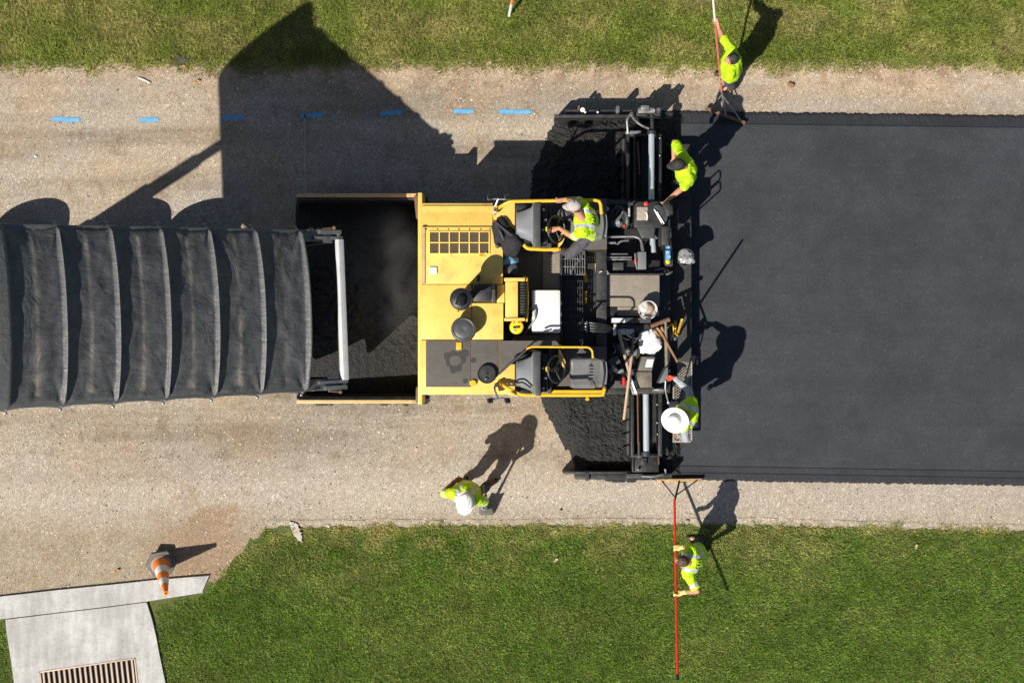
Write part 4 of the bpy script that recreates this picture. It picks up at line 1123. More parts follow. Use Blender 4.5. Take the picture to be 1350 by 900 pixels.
# ---- clutter on the screed: control boxes, pipes, hoses, gear
def bx(name, m, x0, y0, x1, y1, z0, z1, bev=.012, par=None):
    mb = MB(); mb.pbox(x0, y0, x1, y1, z0, z1, bev); return mb.build(name, m, par or pv)
cb = bx('control_box', BLK, 836, 266, 881, 300, 1.0, 1.28)
for yy_ in (300, 316):
    mb = MB(); mb.tube([P(876, yy_, 1.2), P(884, yy_, 1.75), P(884.5, yy_+13, 1.75), P(877, yy_+13, 1.2)], .013, 8); mb.build('guard_loop', BLK, pv)
mb = MB(); mb.box(P(880, 276, 1.62), (.10, .20, .22), R(20), .02); mb.cyl(P(877, 278, 1.2), P(880, 276, 1.62), .02, 8); mb.build('display_post', BLK, pv)
bx('screen', M('dusty_screen', (.34, .30, .25), .5, 0, .25, 40, (.08, .07, .06), .6), 839.5, 273, 854, 290.5, 1.26, 1.289, .004, cb)
mb = MB(); mb.tube([P(852.2, 280, 1.3), P(853.6, 285, 1.3), P(852.8, 290.5, 1.3)], .012, 8); mb.build('screen_handle', WHT, cb)
mb = MB(); mb.cyl(P(851.8, 268.5, 1.28), P(851.8, 268.5, 1.37), .03, 16); mb.ball(P(851.8, 268.5, 1.37), (.034, .034, .016), None, 12); mb.build('stop_button', REDP, cb)
mb = MB(); mb.prism([(838, 297), (864, 297), (862, 314), (846, 314)], .95, 1.20, .015); mb.build('box_hood', DKG, cb)
mb = MB(); mb.prism([(862, 271), (868, 269), (882, 280), (878, 297), (874, 297)], 1.0, 1.34, .02); mb.build('lever_console', DKG, pv)
mb = MB(); mb.tube([P(862.5, 276, 1.36), P(872.5, 294, 1.36)], .011, 8); mb.tube([P(866, 279, 1.36), P(876, 295.5, 1.36)], .009, 8); mb.build('lever', ALU, pv)
bx('lever_console', BLK2, 872, 298, 882, 323, 1.0, 1.50, .02)
mb = MB()
for k in range(4): mb.tube([P(872+k*2, 299+k, 1.3), P(873.5+k*1.7, 312, 1.33), P(871+k*2.6, 322, 1.25)], .012, 8)
mb.build('hose', RUB, pv)
mb = MB(); mb.cyl(P(885, 271, .9), P(886, 281, 1.1), .014, 8); mb.build('stake_holder', YEL2, pv)
# hydraulic gear in front of the control box
bx('valve_block', BLK2, 797, 268, 828, 300, .7, 1.02, .02)
mb = MB(); mb.cyl(P(800, 275, 1.02), P(800, 275, 1.07), .035, 18); mb.build('gauge', WHT, pv)
mb = MB()
mb.tube([P(806, 280, 1.05), P(812, 272, 1.12), P(816, 274, 1.12), P(812, 284, 1.05)], .022, 8); mb.tube([P(814, 276, 1.1), P(819, 272, 1.16), P(822, 279, 1.1), P(816, 288, 1.08), P(808, 292, 1.0)], .028, 10)
mb.tube([P(821, 280, 1.05), P(827, 281, 1.12), P(827, 296, 1.1), P(824, 300, 1.0)], .035, 10)
mb.build('hydraulic_pipe', DKG, pv)
mb = MB(); mb.ball(P(814, 294, 1.02), (.09, .06, .06), None, 14); mb.cyl(P(810, 294, 1.02), P(818, 292, 1.05), .055, 14); mb.build('hydraulic_motor', MIDG, pv)
mb = MB(); mb.ball(P(823, 297.5, 1.12), .024, None, 10); mb.build('valve_cap', REDP, pv)
mb = MB(); mb.cyl(P(829.5, 267, 1.25), P(829.7, 285, 1.25), .017, 8); mb.ball(P(829.5, 268, 1.25), .022, None, 8); mb.ball(P(829.7, 284, 1.25), .022, None, 8); mb.build('grab_handle', ALU, pv)
mb = MB(); mb.tube([P(799, 312.5, 1.2), P(836, 311.5, 1.2), P(843, 314, 1.2), P(846, 320, 1.15), P(846, 326, 1.1)], .018, 8); mb.cyl(P(846, 322, 1.14), P(847.5, 331, 1.05), .026, 10); mb.build('lubricator_pipe', STEEL, pv)
mb = MB(); mb.cyl(P(794, 320, 1.05), P(812, 320, 1.05), .022, 8); mb.tube([P(814, 322, 1.05), P(818, 318, 1.1), P(829, 317, 1.1)], .016, 8); mb.build('hydraulic_pipe', STEEL, pv)
for x0, y0, x1, y1, z in ((850.5, 332, 852, 356, 1.1),):
    pass
bx('screed_box', MIDG, 841, 332, 852, 355, .7, 1.10, .008); bx('screed_box', DKG, 808, 346, 822, 356, .7, 1.05, .008)
mb = MB(); mb.prism([(788, 349), (797.5, 342), (797.5, 353), (789, 353)], .9, 1.12, .008); mb.build('screed_bracket', DKG, pv)
mb = MB(); mb.prism([(793, 352), (799, 354), (802, 359), (799.5, 358)], 1.0, 1.16, .004); mb.pbox(791, 359, 803, 361.8, 1.0, 1.16, .005); mb.tube([P(791, 361, 1.15), P(790, 358, 1.18), P(794, 357.5, 1.2)], .012, 8); mb.build('screed_bracket', ALU, pv)
mb = MB(); mb.pbox(796, 338, 833, 340, .9, 1.05, .006); mb.pbox(800, 341, 833, 343, .9, 1.0, .006); mb.pbox(803, 334, 828, 335.5, .9, 1.02, .006); mb.build('screed_bar', STEEL, pv)
bx('screed_box', BLK, 797, 343, 870, 361, .5, .92, .01)
mb = MB(); mb.cyl(P(838.5, 340, 1.05), P(837.5, 348, 1.05), .02, 8); mb.build('valve_cap', REDP, pv)
mb = MB(); mb.tube([P(837, 334, 1.08), P(838, 346, 1.1), P(839.5, 355, 1.0), P(842, 357, .95)], .008, 6); mb.build('cable', ALU, pv)
mb = MB(); mb.pbox(795, 360.3, 875, 362, .95, 1.10, .004); mb.build('screed_bar', BLK2, pv)
# yellow tow arm along the tractor's tail
mb = MB(); mb.tube([P(786, 328, 1.0), P(786.5, 350, 1.0), P(788, 363, 1.05), P(791.5, 372, 1.07), P(792, 400, 1.05), P(788.5, 410, 1.0), P(789.5, 464, .98)], .026, 10)
mb.pbox(783, 463.5, 797, 466.5, .7, .84, .006)
mb.build('tow_arm', YEL2, pv)
mb = MB(); mb.tube([P(772, 384, 1.05), P(772, 400, 1.05)], .022, 8); mb.build('step_frame', YEL2, pv); mb = MB(); mb.tube([P(764, 360, 1.0), P(771, 359, 1.0), P(772, 372, 1.0)], .03, 8); mb.build('step_frame', YEL2, pv)
# bundle of hoses
mb = MB()
for k in range(4):
    mb.tube([P(766, 424+k*3.6, 1.2), P(781, 425.6+k*3.4, 1.28), P(797, 428+k*3, 1.25), P(806, 431.5+k*2.4, 1.15), P(811, 438+k*2.5, .95)], .020, 10)
mb.build('hose', BLK, pv)
mb = MB()
for k in range(3): mb.tube([P(767, 425.6+k*4.2, 1.235), P(774, 426.2+k*4.2, 1.26)], .023, 10)
mb.pbox(772.5, 423, 774.5, 437.5, 1.15, 1.33, .006); mb.build('hose_clamp', STEEL, pv)
# lower screed block
bx('gear_block', BLK2, 809, 427, 856, 438, .8, 1.12, .015)
bx('valve_block', ALU, 815, 433.5, 836, 441, .9, 1.16, .012)
mb = MB(); mb.pbox(808.5, 431, 812.5, 442, 1.0, 1.22, .008); mb.ball(P(811, 428.5, 1.22), .03, None, 10); mb.cyl(P(811, 432, 1.2), P(811.5, 441, 1.2), .018, 8); mb.build('ratchet', ALU, pv)
mb = MB(); mb.tube([P(822, 433, 1.15), P(828, 443, 1.2), P(838, 447, 1.2), P(848, 441, 1.18), P(854, 435, 1.1)], .012, 8); mb.tube([P(816, 440, 1.1), P(822, 446, 1.15), P(830, 448, 1.15)], .010, 8); mb.build('cable', ALU, pv)
for i in range(16):
    mb = MB(); random.seed(100+i)
    x = 800+random.random()*36; y = 448+random.random()*48
    if i % 3 == 0: mb.cyl(P(x, y, .9), P(x+random.uniform(-6, 6), y+random.uniform(5, 14), 1.0), .022+.02*random.random(), 10)
    elif i % 3 == 1: mb.box(P(x, y, .95), (.07+.1*random.random(), .06+.1*random.random(), .2), random.random(), .012)
    else: mb.tube([P(x, y, .95), P(x+4, y+8, 1.02), P(x-2, y+16, .98), P(x+3, y+22, .9)], .014, 8)
    mb.build('hydraulic_fitting', [BLK2, DKG, STEEL][i % 3 if i % 5 else 2], pv)
mb = MB(); mb.tube([P(806, 478, 1.0), P(808, 486, 1.03), P(814, 490, 1.03), P(821, 488, 1.0)], .03, 10); mb.ball(P(810, 487, 1.03), .045, None, 10); mb.build('lubricator_pipe', ALU, pv)
mb = MB(); mb.cyl(P(822.5, 497.5, 1.05), P(822.5, 508, 1.05), .024, 12); mb.build('fire_extinguisher', REDP, pv)
cb = MB(); cb.prism([(846, 470), (864, 470.5), (859.5, 489), (841, 488.5)], .85, 1.20, .010); cb = cb.build('control_box', M('dusty_control_box', (.13, .12, .10), .5, .1, .2, 10, DUST, .5), pv)
mb = MB(); mb.prism([(853, 473.5), (862, 473.5), (859.5, 484), (850.5, 484)], 1.19, 1.206); mb.build('sticker', WHT, cb)
bx('control_box', M('dirty_steel_box', (.16, .14, .11), .5, .2, .3, 12, (.4, .36, .3), .5), 839.5, 490, 859.5, 511, .8, 1.12, .010)
mb = MB()
for k in range(5): mb.cyl(P(860+k*3.2, 511+((k*7) % 4), .95), P(862+k*3, 517, .98), .02, 8)
mb.tube([P(859, 514, .95), P(868, 513, 1.0), P(880, 514.5, .95)], .02, 8); mb.build('hydraulic_fitting', STEEL, pv)
# control lever the near screed man holds
mb = MB(); mb.prism([(878.5, 484), (880.5, 484), (880.5, 502.5), (868.5, 505)], .9, 1.32, .006); mb.build('lever_console', MIDG, pv)
mb = MB(); mb.tube([P(877.5, 502, 1.35), P(877, 514, 1.3), P(881, 530, .95)], .012, 8); mb.ball(P(881, 530.5, .95), .025, None, 8); mb.build('lever', ALU, pv)
# rusty side frame, ropes of the stake pocket
mb = MB(); mb.tube([P(858, 430, 1.1), P(866, 427, 1.12), P(883, 420.5, 1.15)], .035, 8); mb.build('screed_bracket', RUST, pv)
mb = MB(); mb.tube([P(877, 424, 1.15), P(878.5, 460, 1.1), P(879, 484, 1.1)], .028, 10); mb.build('tool_rail', M('dusty_pipe', (.20, .165, .13), .6, .2, .2, 15, (.36, .28, .2), .5), pv)
mb = MB(); mb.tube([P(880, 432, .9), P(886, 426, .95), P(887.5, 432, .95), P(887, 445, .9)], .014, 8); mb.cyl(P(890, 423, .5), P(890, 441, .5), .02, 8); mb.cyl(P(899, 421.5, 2.15), P(892.5, 443, .40), .018, 8); mb.build('stake_holder', YEL2, pv)
mb = MB(); mb.cyl(P(880, 434, .5), P(882.5, 450, .5), .05, 14); mb.ball(P(890, 446, .5), .035, None, 10); mb.build('hose_reel', M('blue_grey_reel', (.07, .10, .14), .4, 0, .3, 20), pv)
mb = MB(); mb.tube([P(866, 326, .7), P(872, 317, 1.0), P(877, 313, 1.1)], .008, 6); mb.tube([P(852, 358, .98), P(866, 356, 1.0), P(878, 353, .95), P(884, 360, .8)], .014, 8); mb.build('cable', BLK2, pv)
mb = MB(); mb.tube([P(872, 359, .8), P(880, 362, .85), P(886, 358, .8)], .016, 6); mb.ball(P(876, 357, .85), .03, None, 8); mb.build('chain', STEEL, pv)
# ================================================================== PEOPLE
UPV = Vector((0, 0, 1))
HAIRD = M('dark_hair', (.028, .024, .022), .5, 0, .5, 35, (.12, .11, .10), .4, .5, 120)
def ik(a, b, l1, l2, pole):
    d = b-a; dist = d.length; k = min(1, (l1+l2)*.995/max(dist, 1e-6)) if dist > (l1+l2)*.995 else 1
    if k < 1: b = a+d*k; d = b-a; dist = d.length
    x = (l1*l1-l2*l2+dist*dist)/(2*dist); h = math.sqrt(max(l1*l1-x*x, 0))
    t = d/dist; p = (pole - t*pole.dot(t)); p = p.normalized() if p.length > 1e-4 else t.orthogonal().normalized()
    return a + t*x + p*h, b
def loft(mb, rings, n=20):
    """rings: (centre, right, front, half width, half depth)"""
    rs = [mb.ring(c, u, v, a, b, n) for c, u, v, a, b in rings]
    return mb.skin(rs)
def hand(mb, wrist, grip, axis, hr, k=1.0, fat=0.0):
    """palm, four curled fingers of unequal length and a thumb closing on a bar through grip along axis"""
    axis = axis.normalized(); d = (wrist-grip); d = d - axis*d.dot(axis); d = d.normalized()
    s_ = axis.cross(d).normalized()
    palm = grip + d*(hr+.020) + s_*.012
    mb.caps(wrist, palm, .027+fat, .025+fat, 12)
    for o in (-.028, 0, .028): mb.caps(wrist.lerp(palm, .35)+axis*o*.5, palm+axis*o, .019+fat, .017+fat, 10)
    lens = (.88, 1.0, .96, .80)
    for i, o in enumerate((-.033, -.011, .011, .033)):
        r = .0092+fat; Rr = hr+r*.9
        pts = [palm + axis*o + s_*.012]
        for ang in (35, 95, 160, 215):
            a = R(ang*lens[i]); pts.append(grip + axis*o*.95 + (d*math.cos(a)+s_*math.sin(a))*Rr)
        for p, q in zip(pts, pts[1:]): mb.caps(p, q, r, r*.93, 8)
    th = palm - axis*.042; a1 = grip - axis*.040 + (d*math.cos(R(-60)) + s_*math.sin(R(-60)))*(hr+.014); a2 = grip - axis*.022 + (d*math.cos(R(-125)) + s_*math.sin(R(-125)))*(hr+.012)
    mb.caps(palm.lerp(wrist, .4)-axis*.02, a1, .014+fat, .012+fat, 8); mb.caps(a1, a2, .0115+fat, .010+fat, 8)
def fabric_noise(me, amp, sc_):
    nv = len(me.vertices); no = np.empty(nv*3, np.float32); me.vertices.foreach_get('normal', no); no = no.reshape(-1, 3)
    co = np.empty(nv*3, np.float32); me.vertices.foreach_get('co', co); co = co.reshape(-1, 3)
    d = np.array([mnoise.noise(Vector(p)) + .6*mnoise.noise(Vector((p[0]*2.3+3, p[1]*2.3, p[2]*1.1))) for p in (co*sc_).tolist()], np.float32)
    co = co + no*(amp*d)[:, None]
    me.vertices.foreach_set('co', co.ravel().astype(np.float32)); me.update()

def person(label, base, pelvis, neck, face, hands, feet, head=None, skin=None, gloves=(None, None), shirt=None, bands=True, trousers=None,
           sleeve='short', hat=None, hair=True, elbow_poles=None, knee_poles=None, back_print=False, look=None, torso_out=0.0, sleeve_mat=None, bands_mat=None):
    """hands: [(wrist, grip, axis, hr)] for right, left; feet: [(ankle, toe direction)] for right, left"""
    t = thing('person', label, 'person', base)
    f = Vector(face).normalized(); sp = (neck-pelvis); upn = sp.normalized()
    f = (f - upn*f.dot(upn)).normalized(); r = f.cross(upn).normalized()
    L_ = sp.length
    def tp(s_, fx=0, rx=0): return pelvis + sp*s_ + f*fx + r*rx
    look = Vector(look if look is not None else face).normalized()
    hd = head if head is not None else neck + upn*.15 + look*.05
    hu = (hd-neck).normalized(); hu = (hu*.6 + UPV*.4).normalized() if hu.z > .2 else hu
    lf = (look - hu*look.dot(hu)).normalized(); lr = lf.cross(hu).normalized()
    HM = Matrix((lr, lf, hu)).transposed()
    sh = [tp(.90, .0, .178), tp(.90, .0, -.178)]                       # right, left
    hips = [tp(0, 0, .09)-upn*.02, tp(0, 0, -.09)-upn*.02]
    ep = elbow_poles or [None, None]; kp = knee_poles or [None, None]
    arms = []
    for i, (wr, gp, ax, hr) in enumerate(hands):
        sgn = 1 if i == 0 else -1
        pole = Vector(ep[i]) if ep[i] is not None else (-UPV*.6 - f*.2 + r*sgn*.5)
        el, wr2 = ik(sh[i], wr, .30, .265, pole); off = wr2-wr
        arms.append((sh[i], el, wr2, gp+off, ax, hr))
    legs = []
    for i, (an, td) in enumerate(feet):
        pole = Vector(kp[i]) if kp[i] is not None else f
        kn, an2 = ik(hips[i], an, .44, .43, pole); legs.append((hips[i], kn, an2, Vector(td).normalized()))
    # ---- body, one continuous surface
    mb = MB()
    loft(mb, [(tp(-.10), r, f, .10, .09), (tp(0), r, f, .155, .11), (tp(.25), r, f, .145, .10), (tp(.45), r, f, .15, .105), (tp(.72), r, f, .175, .115), (tp(.90), r, f, .15, .085), (tp(.98), r, f, .07, .06)])
    mb.caps(tp(.92), hd-hu*.06, .062, .056)
    mb.ball(hd, (.076, .096, .112), HM, 20)
    mb.caps(hd+lf*.03-hu*.055, hd+lf*.062-hu*.085, .052, .034)           # jaw and chin
    mb.caps(hd+lf*.088+hu*.012, hd+lf*.112-hu*.022, .010, .016, 8)        # nose
    mb.caps(hd+lf*.085+hu*.035+lr*.03, hd+lf*.085+hu*.035-lr*.03, .012, .012, 8)
    mb.caps(hd+lf*.088-hu*.058+lr*.018, hd+lf*.088-hu*.058-lr*.018, .010, .010, 8)
    for s_ in (1, -1): mb.ball(hd+lr*s_*.078-hu*.008-lf*.008, (.013, .026, .034), HM, 10)
    for (a, e, wv, g_, ax, hr) in arms:
        mb.caps(a, a.lerp(e, .5), .058, .050); mb.caps(a.lerp(e, .5), e, .050, .041); mb.caps(e, e.lerp(wv, .35), .043, .044); mb.caps(e.lerp(wv, .35), wv, .044, .028)
        hand(mb, wv, g_, ax, hr)
    for (h_, kn, an, td) in legs:
        mb.caps(h_, kn, .085, .058); mb.caps(kn, kn.lerp(an, .4), .058, .060); mb.caps(kn.lerp(an, .4), an, .060, .042)
        mb.caps(an, an+td*.15-UPV*.05, .04, .035)
    me = remesh(mb, .0085, 3)
    body = link_mesh('body', me, skin, t, smooth=90)
    for s_ in (1, -1):
        mb = MB(); mb.ball(hd+lf*.084+lr*s_*.031+hu*.012, (.013, .009, .010), HM, 10); mb.build('eye', WHT, body)
    # ---- clothes
    o = torso_out
    mb = MB()
    loft(mb, [(tp(-.13), r, f, .178+o, .135+o), (tp(.02), r, f, .180+o, .137+o), (tp(.25), r, f, .168+o, .130+o), (tp(.45), r, f, .172+o, .130+o), (tp(.72), r, f, .196+o, .138+o), (tp(.86), r, f, .178+o, .118+o), (tp(.95), r, f, .105+o, .085+o), (tp(1.0), r, f, .078, .07)], 28)
    for i, (a, e, wv, g_, ax, hr) in enumerate(arms):
        mb.caps(tp(.86, 0, .08*(1 if i == 0 else -1)), a, .085+o*.5, .077+o*.5)
        if sleeve == 'short':
            mb.caps(a, a.lerp(e, .55), .077, .070)
            d_ = (e-a).normalized(); mb.cyl(a.lerp(e, .3), a.lerp(e, .86), .070, 20, .074)
    me = remesh(mb, .0085, 5)
    fabric_noise(me, .015, 10.0)
    me.materials.append(shirt); me.materials.append(bands_mat or REFL); me.materials.append(INK)
    if bands:
        for p in me.polygons:
            c = p.center; q = c-pelvis; s_ = q.dot(upn)/L_; x = q.dot(r); y = q.dot(f)
            m = 0
            onarm = False
            for i, (a, e, *_r) in enumerate(arms):
                ae = e-a; k = (c-a).dot(ae)/ae.length_squared
                ds = (c-a-ae*k).length
                if k > .12 and ds < .092 and (abs(x) > .17 or s_ > .93 or ds < .08) and sleeve == 'short':
                    onarm = True
                    if .50 < k < .70: m = 1
            if not onarm:
                if .22 < s_ < .33: m = 1
                elif s_ > .33 and abs(abs(x)-.105) < .027: m = 1
                elif back_print and y < .0:
                    uu = (x+.105)/.0175; vv = (.90-s_)*L_/.021; ci, cj = int(math.floor(uu)), int(math.floor(vv))
                    if 0 <= cj < 4 and 1 <= ci < 12 and abs(x) < .078:
                        rowp = ('11.1..1.11.', '1..11.1.1.1', '11.1.11.11.', '1..1..1.1.1')[cj]
                        if rowp[ci-1] == '1': m = 2
            p.material_index = m
    link_mesh('shirt', me, shirt, t, smooth=90)
    if sleeve == 'long':
        for (a, e, wv, g_, ax, hr) in arms:
            mb = MB(); mb.caps(a, e, .070, .056); mb.caps(e, wv.lerp(e, .1), .056, .045); mb.cyl(e, wv, .05, 16, .044)
            me = remesh(mb, .009, 4); fabric_noise(me, .008, 13); link_mesh('sleeve', me, sleeve_mat or GREYC, t, smooth=90)
    mb = MB()
    loft(mb, [(tp(.12), r, f, .165, .122), (tp(0), r, f, .172, .128), (tp(-.12)-UPV*.02, r, f, .15, .12)], 24)
    for (h_, kn, an, td) in legs:
        mb.caps(h_, kn, .105, .080); mb.caps(kn, kn.lerp(an, .9), .080, .070); mb.cyl(kn, an.lerp(kn, .05), .078, 18, .072)
    me = remesh(mb, .010, 4); fabric_noise(me, .015, 9)
    link_mesh('trousers', me, trousers, t, smooth=90)
    for (h_, kn, an, td) in legs:
        mb = MB(); td = Vector((td.x, td.y, 0)).normalized()
        mb.caps(an-td*.05-UPV*.04, an+td*.06-UPV*.045, .050, .050); mb.caps(an+td*.06-UPV*.05, an+td*.17-UPV*.055, .050, .040); mb.caps(an+UPV*.10, an-UPV*.02, .062, .056)
        me = remesh(mb, .009, 3)
        zl = an.z-.092
        for v in me.vertices: v.co.z = max(v.co.z, zl)
        link_mesh('boot', me, BOOT, t, smooth=60)
    for i, gm in enumerate(gloves):
        if gm:
            mb = MB(); a, e, wv, g_, ax, hr = arms[i]; hand(mb, wv, g_, ax, hr, 1, .005)
            mb.cyl(wv.lerp(e, .22), wv, .040, 16, .036)
            link_mesh('glove', remesh(mb, .0065, 2), gm, t, smooth=90)
    # ---- hair and hats
    if hair:
        mb = MB(); mb.ball(hd+hu*.012-lf*.014, (.084, .098, .112), HM, 20); mb.ball(hd-lf*.045-hu*.03, (.07, .06, .07), HM, 16)
        me = remesh(mb, .008, 2)
        bm = bmesh.new(); bm.from_mesh(me)
        kill = [v for v in bm.verts if (v.co-hd).dot(lf) > .045 and (v.co-hd).dot(hu) < .055 or (v.co-hd).dot(hu) < -.085]
        bmesh.ops.delete(bm, geom=kill, context='VERTS'); bm.to_mesh(me); bm.free()
        fabric_noise(me, .007, 45)
        link_mesh('hair', me, hair if not isinstance(hair, bool) else HAIR, t, smooth=90)
    if hat == 'hard':
        mb = MB(); c = hd+hu*.045
        def dome(u, v):
            an = v*2*math.pi; ph = u*math.pi/2
            return c + (lr*math.cos(an)*.118*(math.sin(ph)) + lf*math.sin(an)*.145*math.sin(ph)) + hu*(.108*math.cos(ph)**.85 if ph < 1.55 else 0) + hu*.012*max(0, 1-abs(math.cos(an)*math.sin(ph))*5)*math.cos(ph)
        mb.grid(14, 40, dome)
        def brim(u, v):
            an = v*2*math.pi; e = .004 + .018*u + .035*u*max(0, math.sin(an))**2
            return c + lr*math.cos(an)*(.116+e*.8) + lf*math.sin(an)*(.143+e) - hu*.012*u
        mb.grid(3, 40, brim)
        bmesh.ops.remove_doubles(mb.bm, verts=mb.bm.verts[:], dist=.0012)
        ht = link_mesh('hard_hat', mb.mesh('hard_hat'), HATW, t, smooth=50); md = ht.modifiers.new('th', 'SOLIDIFY'); md.thickness = .004
        mb = MB()
        for s_ in (-.035, .035):
            mb.tube([c+lf*.10*math.cos(R(a_))+hu*(.010+.104*math.sin(R(a_)))+lr*s_ for a_ in range(20, 165, 12)], .006, 6)
        mb.build('ridge', HATW, ht)
    if hat == 'brim':
        mb = MB(); c = hd+hu*.05
        prof = [(.0, .118), (.05, .116), (.080, .100), (.092, .06), (.097, .012), (.102, .0), (.13, -.006), (.165, -.004), (.186, .004), (.186, -.003), (.165, -.012), (.13, -.015), (.095, -.012)]
        rings = [mb.ring(c+hu*z, lr, lf*1.12, max(r_, .002), max(r_, .002), 40) for r_, z in prof]
        mb.skin(rings, False); mb._fin([mb.bm.faces.new(rings[0])])
        ht = mb.build('wide_brim_hat', HATW, t, smooth=50)
        mb = MB(); mb.torus(c+hu*.014, hu, .099, .005, 36, 6); mb.build('hat_band', WHT2, ht)
    if hat in ('cap_grey', 'cap_black'):
        m = CAPG if hat == 'cap_grey' else CAPB
        mb = MB(); c = hd+hu*.025
        mb.grid(12, 32, lambda u, v: c + lr*math.cos(v*6.2832)*.090*math.sin(u*1.5708) + lf*(math.sin(v*6.2832)*.108*math.sin(u*1.5708) - .006) + hu*.100*math.cos(u*1.5708)**.9 if u < .999 else c + lr*math.cos(v*6.2832)*.090 + lf*(math.sin(v*6.2832)*.108-.006))
        bmesh.ops.remove_doubles(mb.bm, verts=mb.bm.verts[:], dist=.0012)
        me = mb.mesh('cap'); fabric_noise(me, .003, 40)
        ht = link_mesh('cap', me, m, t, smooth=70); md = ht.modifiers.new('th', 'SOLIDIFY'); md.thickness = .004
        mb = MB(); mb.grid(6, 14, lambda u, v: c + lr*((v*2-1)*.078*(1-.25*u*u)) + lf*(.088 - .045*(v*2-1)**2 + u*(.082-.02*(v*2-1)**2)) + hu*(.012 - .018*u - .018*(v*2-1)**2))
        vz = mb.build('visor', m, ht, smooth=70); md = vz.modifiers.new('th', 'SOLIDIFY'); md.thickness = .004
        mb = MB(); mb.ball(c+hu*.10-lf*.006, (.008, .008, .005), HM, 8); mb.build('button', m, ht)
    return t, dict(hd=hd, arms=arms)

V = Vector
# ---- labourer leaning on his shovel (faces away from the machine, towards the lower lawn)
g = P(630, 637, 0)
sh_top = P(637, 640, 1.32); sh_bot = P(640.5, 669, .34)
shx = (sh_top-sh_bot).normalized()
grip = sh_bot + shx*((.86-sh_bot.z)/shx.z)
personA = person('worker in a white hard hat and lime vest alone on the gravel with a shovel', g,
    P(616, 648, .97), P(612, 654.5, 1.46), (-.25, -1, 0),
    [(P(600, 634, 1.02), P(605, 630.5, .98), V((.9, .5, -.2)), .012), (grip+V((-.06, -.05, .05)), grip, -shx, .019)],
    [(P(612, 635, .10), (-.5, -.9, 0)), (P(642, 640, .10), (.75, .4, 0))], head=P(613.5, 660.5, 1.635), skin=SKIN2, gloves=(GLOVEB, GLOVEB), shirt=HIVIS, trousers=PANTS2, hat='hard', hair=False,
    look=(-.15, -1, -.5), elbow_poles=[V((-.6, -.2, -.7)), V((1, -.3, -.3))], knee_poles=[V((-.2, -1, 0)), V((.6, -.8, 0))], torso_out=.03)
shv = thing('shovel', 'square-mouth shovel standing beside the lone worker in the white hard hat', 'shovel', sh_bot-shx*.34)
mb = MB(); mb.cyl(sh_bot, sh_top, .017, 10); mb.build('handle', WOOD, shv)
mb = MB(); pr = shx.cross(V((0, 1, .2))).normalized(); nn = shx.cross(pr).normalized()
mb.grid(6, 6, lambda u, v: sh_bot - shx*(.33*u) + pr*((v-.5)*(.20+.03*u)) + nn*(.03*(1-(2*v-1)**2)*(1-u*.4)))
bl = mb.build('blade', STEEL, shv, smooth=60); md = bl.modifiers.new('th', 'SOLIDIFY'); md.thickness = .005
mb = MB(); mb.cyl(sh_bot-shx*.08, sh_bot+shx*.16, .023, 10); mb.build('socket', STEEL, shv)

# ---- lute (asphalt rake) builder
def lute(label, head_a, head_b, sock, end, mats, split=None, brace_top=.30):
    t = thing('asphalt_lute', label, 'rake', (head_a+head_b)/2)
    mb = MB(); d = head_b-head_a; ang = math.atan2(d.y, d.x)
    mb.box((head_a+head_b)/2+V((0, 0, .0)), (d.length, .045, .075), ang, .006)
    for k in range(int(d.length/.03)):
        p = head_a.lerp(head_b, (k+.5)/int(d.length/.03)); mb.box(p-V((0, 0, .03)), (.010, .05, .03), ang)
    mb.build('head', mats[0], t)
    mid = (head_a+head_b)/2; ax = (end-sock).normalized(); st = sock
    mb = MB(); mb.cyl(mid+V((0, 0, .02)), st+ax*.14, .016, 10); mb.build('socket', mats[1], t)
    for q in (head_a.lerp(head_b, .10), head_a.lerp(head_b, .90)):
        mb = MB(); mb.cyl(q+V((0, 0, .03)), st+ax*.05, .010, 8); mb.build('brace', mats[1], t)
    if split:
        a = st+(end-st)*split; mb = MB(); mb.cyl(st+ax*.10, a, .018, 12); mb.build('handle', mats[2], t)
        mb = MB(); mb.cyl(a, end, .0175, 12); mb.build('handle_top', mats[3], t)
    else:
        mb = MB(); mb.cyl(st+ax*.10, end, .019, 12); mb.build('handle', mats[2], t)
    mb = MB(); mb.cyl(end-ax*.06, end+ax*.02, .021, 12); mb.build('end_cap', BLK, t)
    return t
# ---- raker on the lower lawn
ha, hb = P(866, 633, .11), P(925.5, 632, .11); sock = P(889, 650, .30); hend = P(893.3, 894, 1.72)
lute('red-handled lute with a tan head reaching from the lower lawn to the new asphalt edge', ha, hb, sock, hend, (BRASS, BLK, RED))
ax = (hend-sock).normalized()
def on(a, b, y):                               # point of the handle seen at photo row y
    lo, hi = 0.0, 1.0
    for _ in range(40):
        m = (lo+hi)/2; p = a.lerp(b, m); py = 450 - p.y*PPM*CAM_H/(CAM_H-p.z)
        if py < y: lo = m
        else: hi = m
    return a.lerp(b, lo)
g1 = on(sock, hend, 722); g2 = on(sock, hend, 781.5)
personB = person('bareheaded worker in a lime shirt and yellow gloves raking from the lower lawn', P(924, 716, 0),
    P(918, 733, .96), P(908, 741.5, 1.42), (-1, .15, 0),
    [(g1+V((.10, .03, .03)), g1, ax, .02), (g2+V((.11, .02, .03)), g2, -ax, .02)],
    [(P(922, 713, .10), (-.9, .3, 0)), (P(926, 727, .10), (-.9, -.2, 0))], head=P(899, 739, 1.57), skin=SKIN, gloves=(GLOVEY, GLOVEY), shirt=HIVIS, trousers=PANTS2, look=(-1, .2, -.5),
    elbow_poles=[V((.35, .1, -1)), V((.9, -.9, .2))], back_print=True, torso_out=.02)
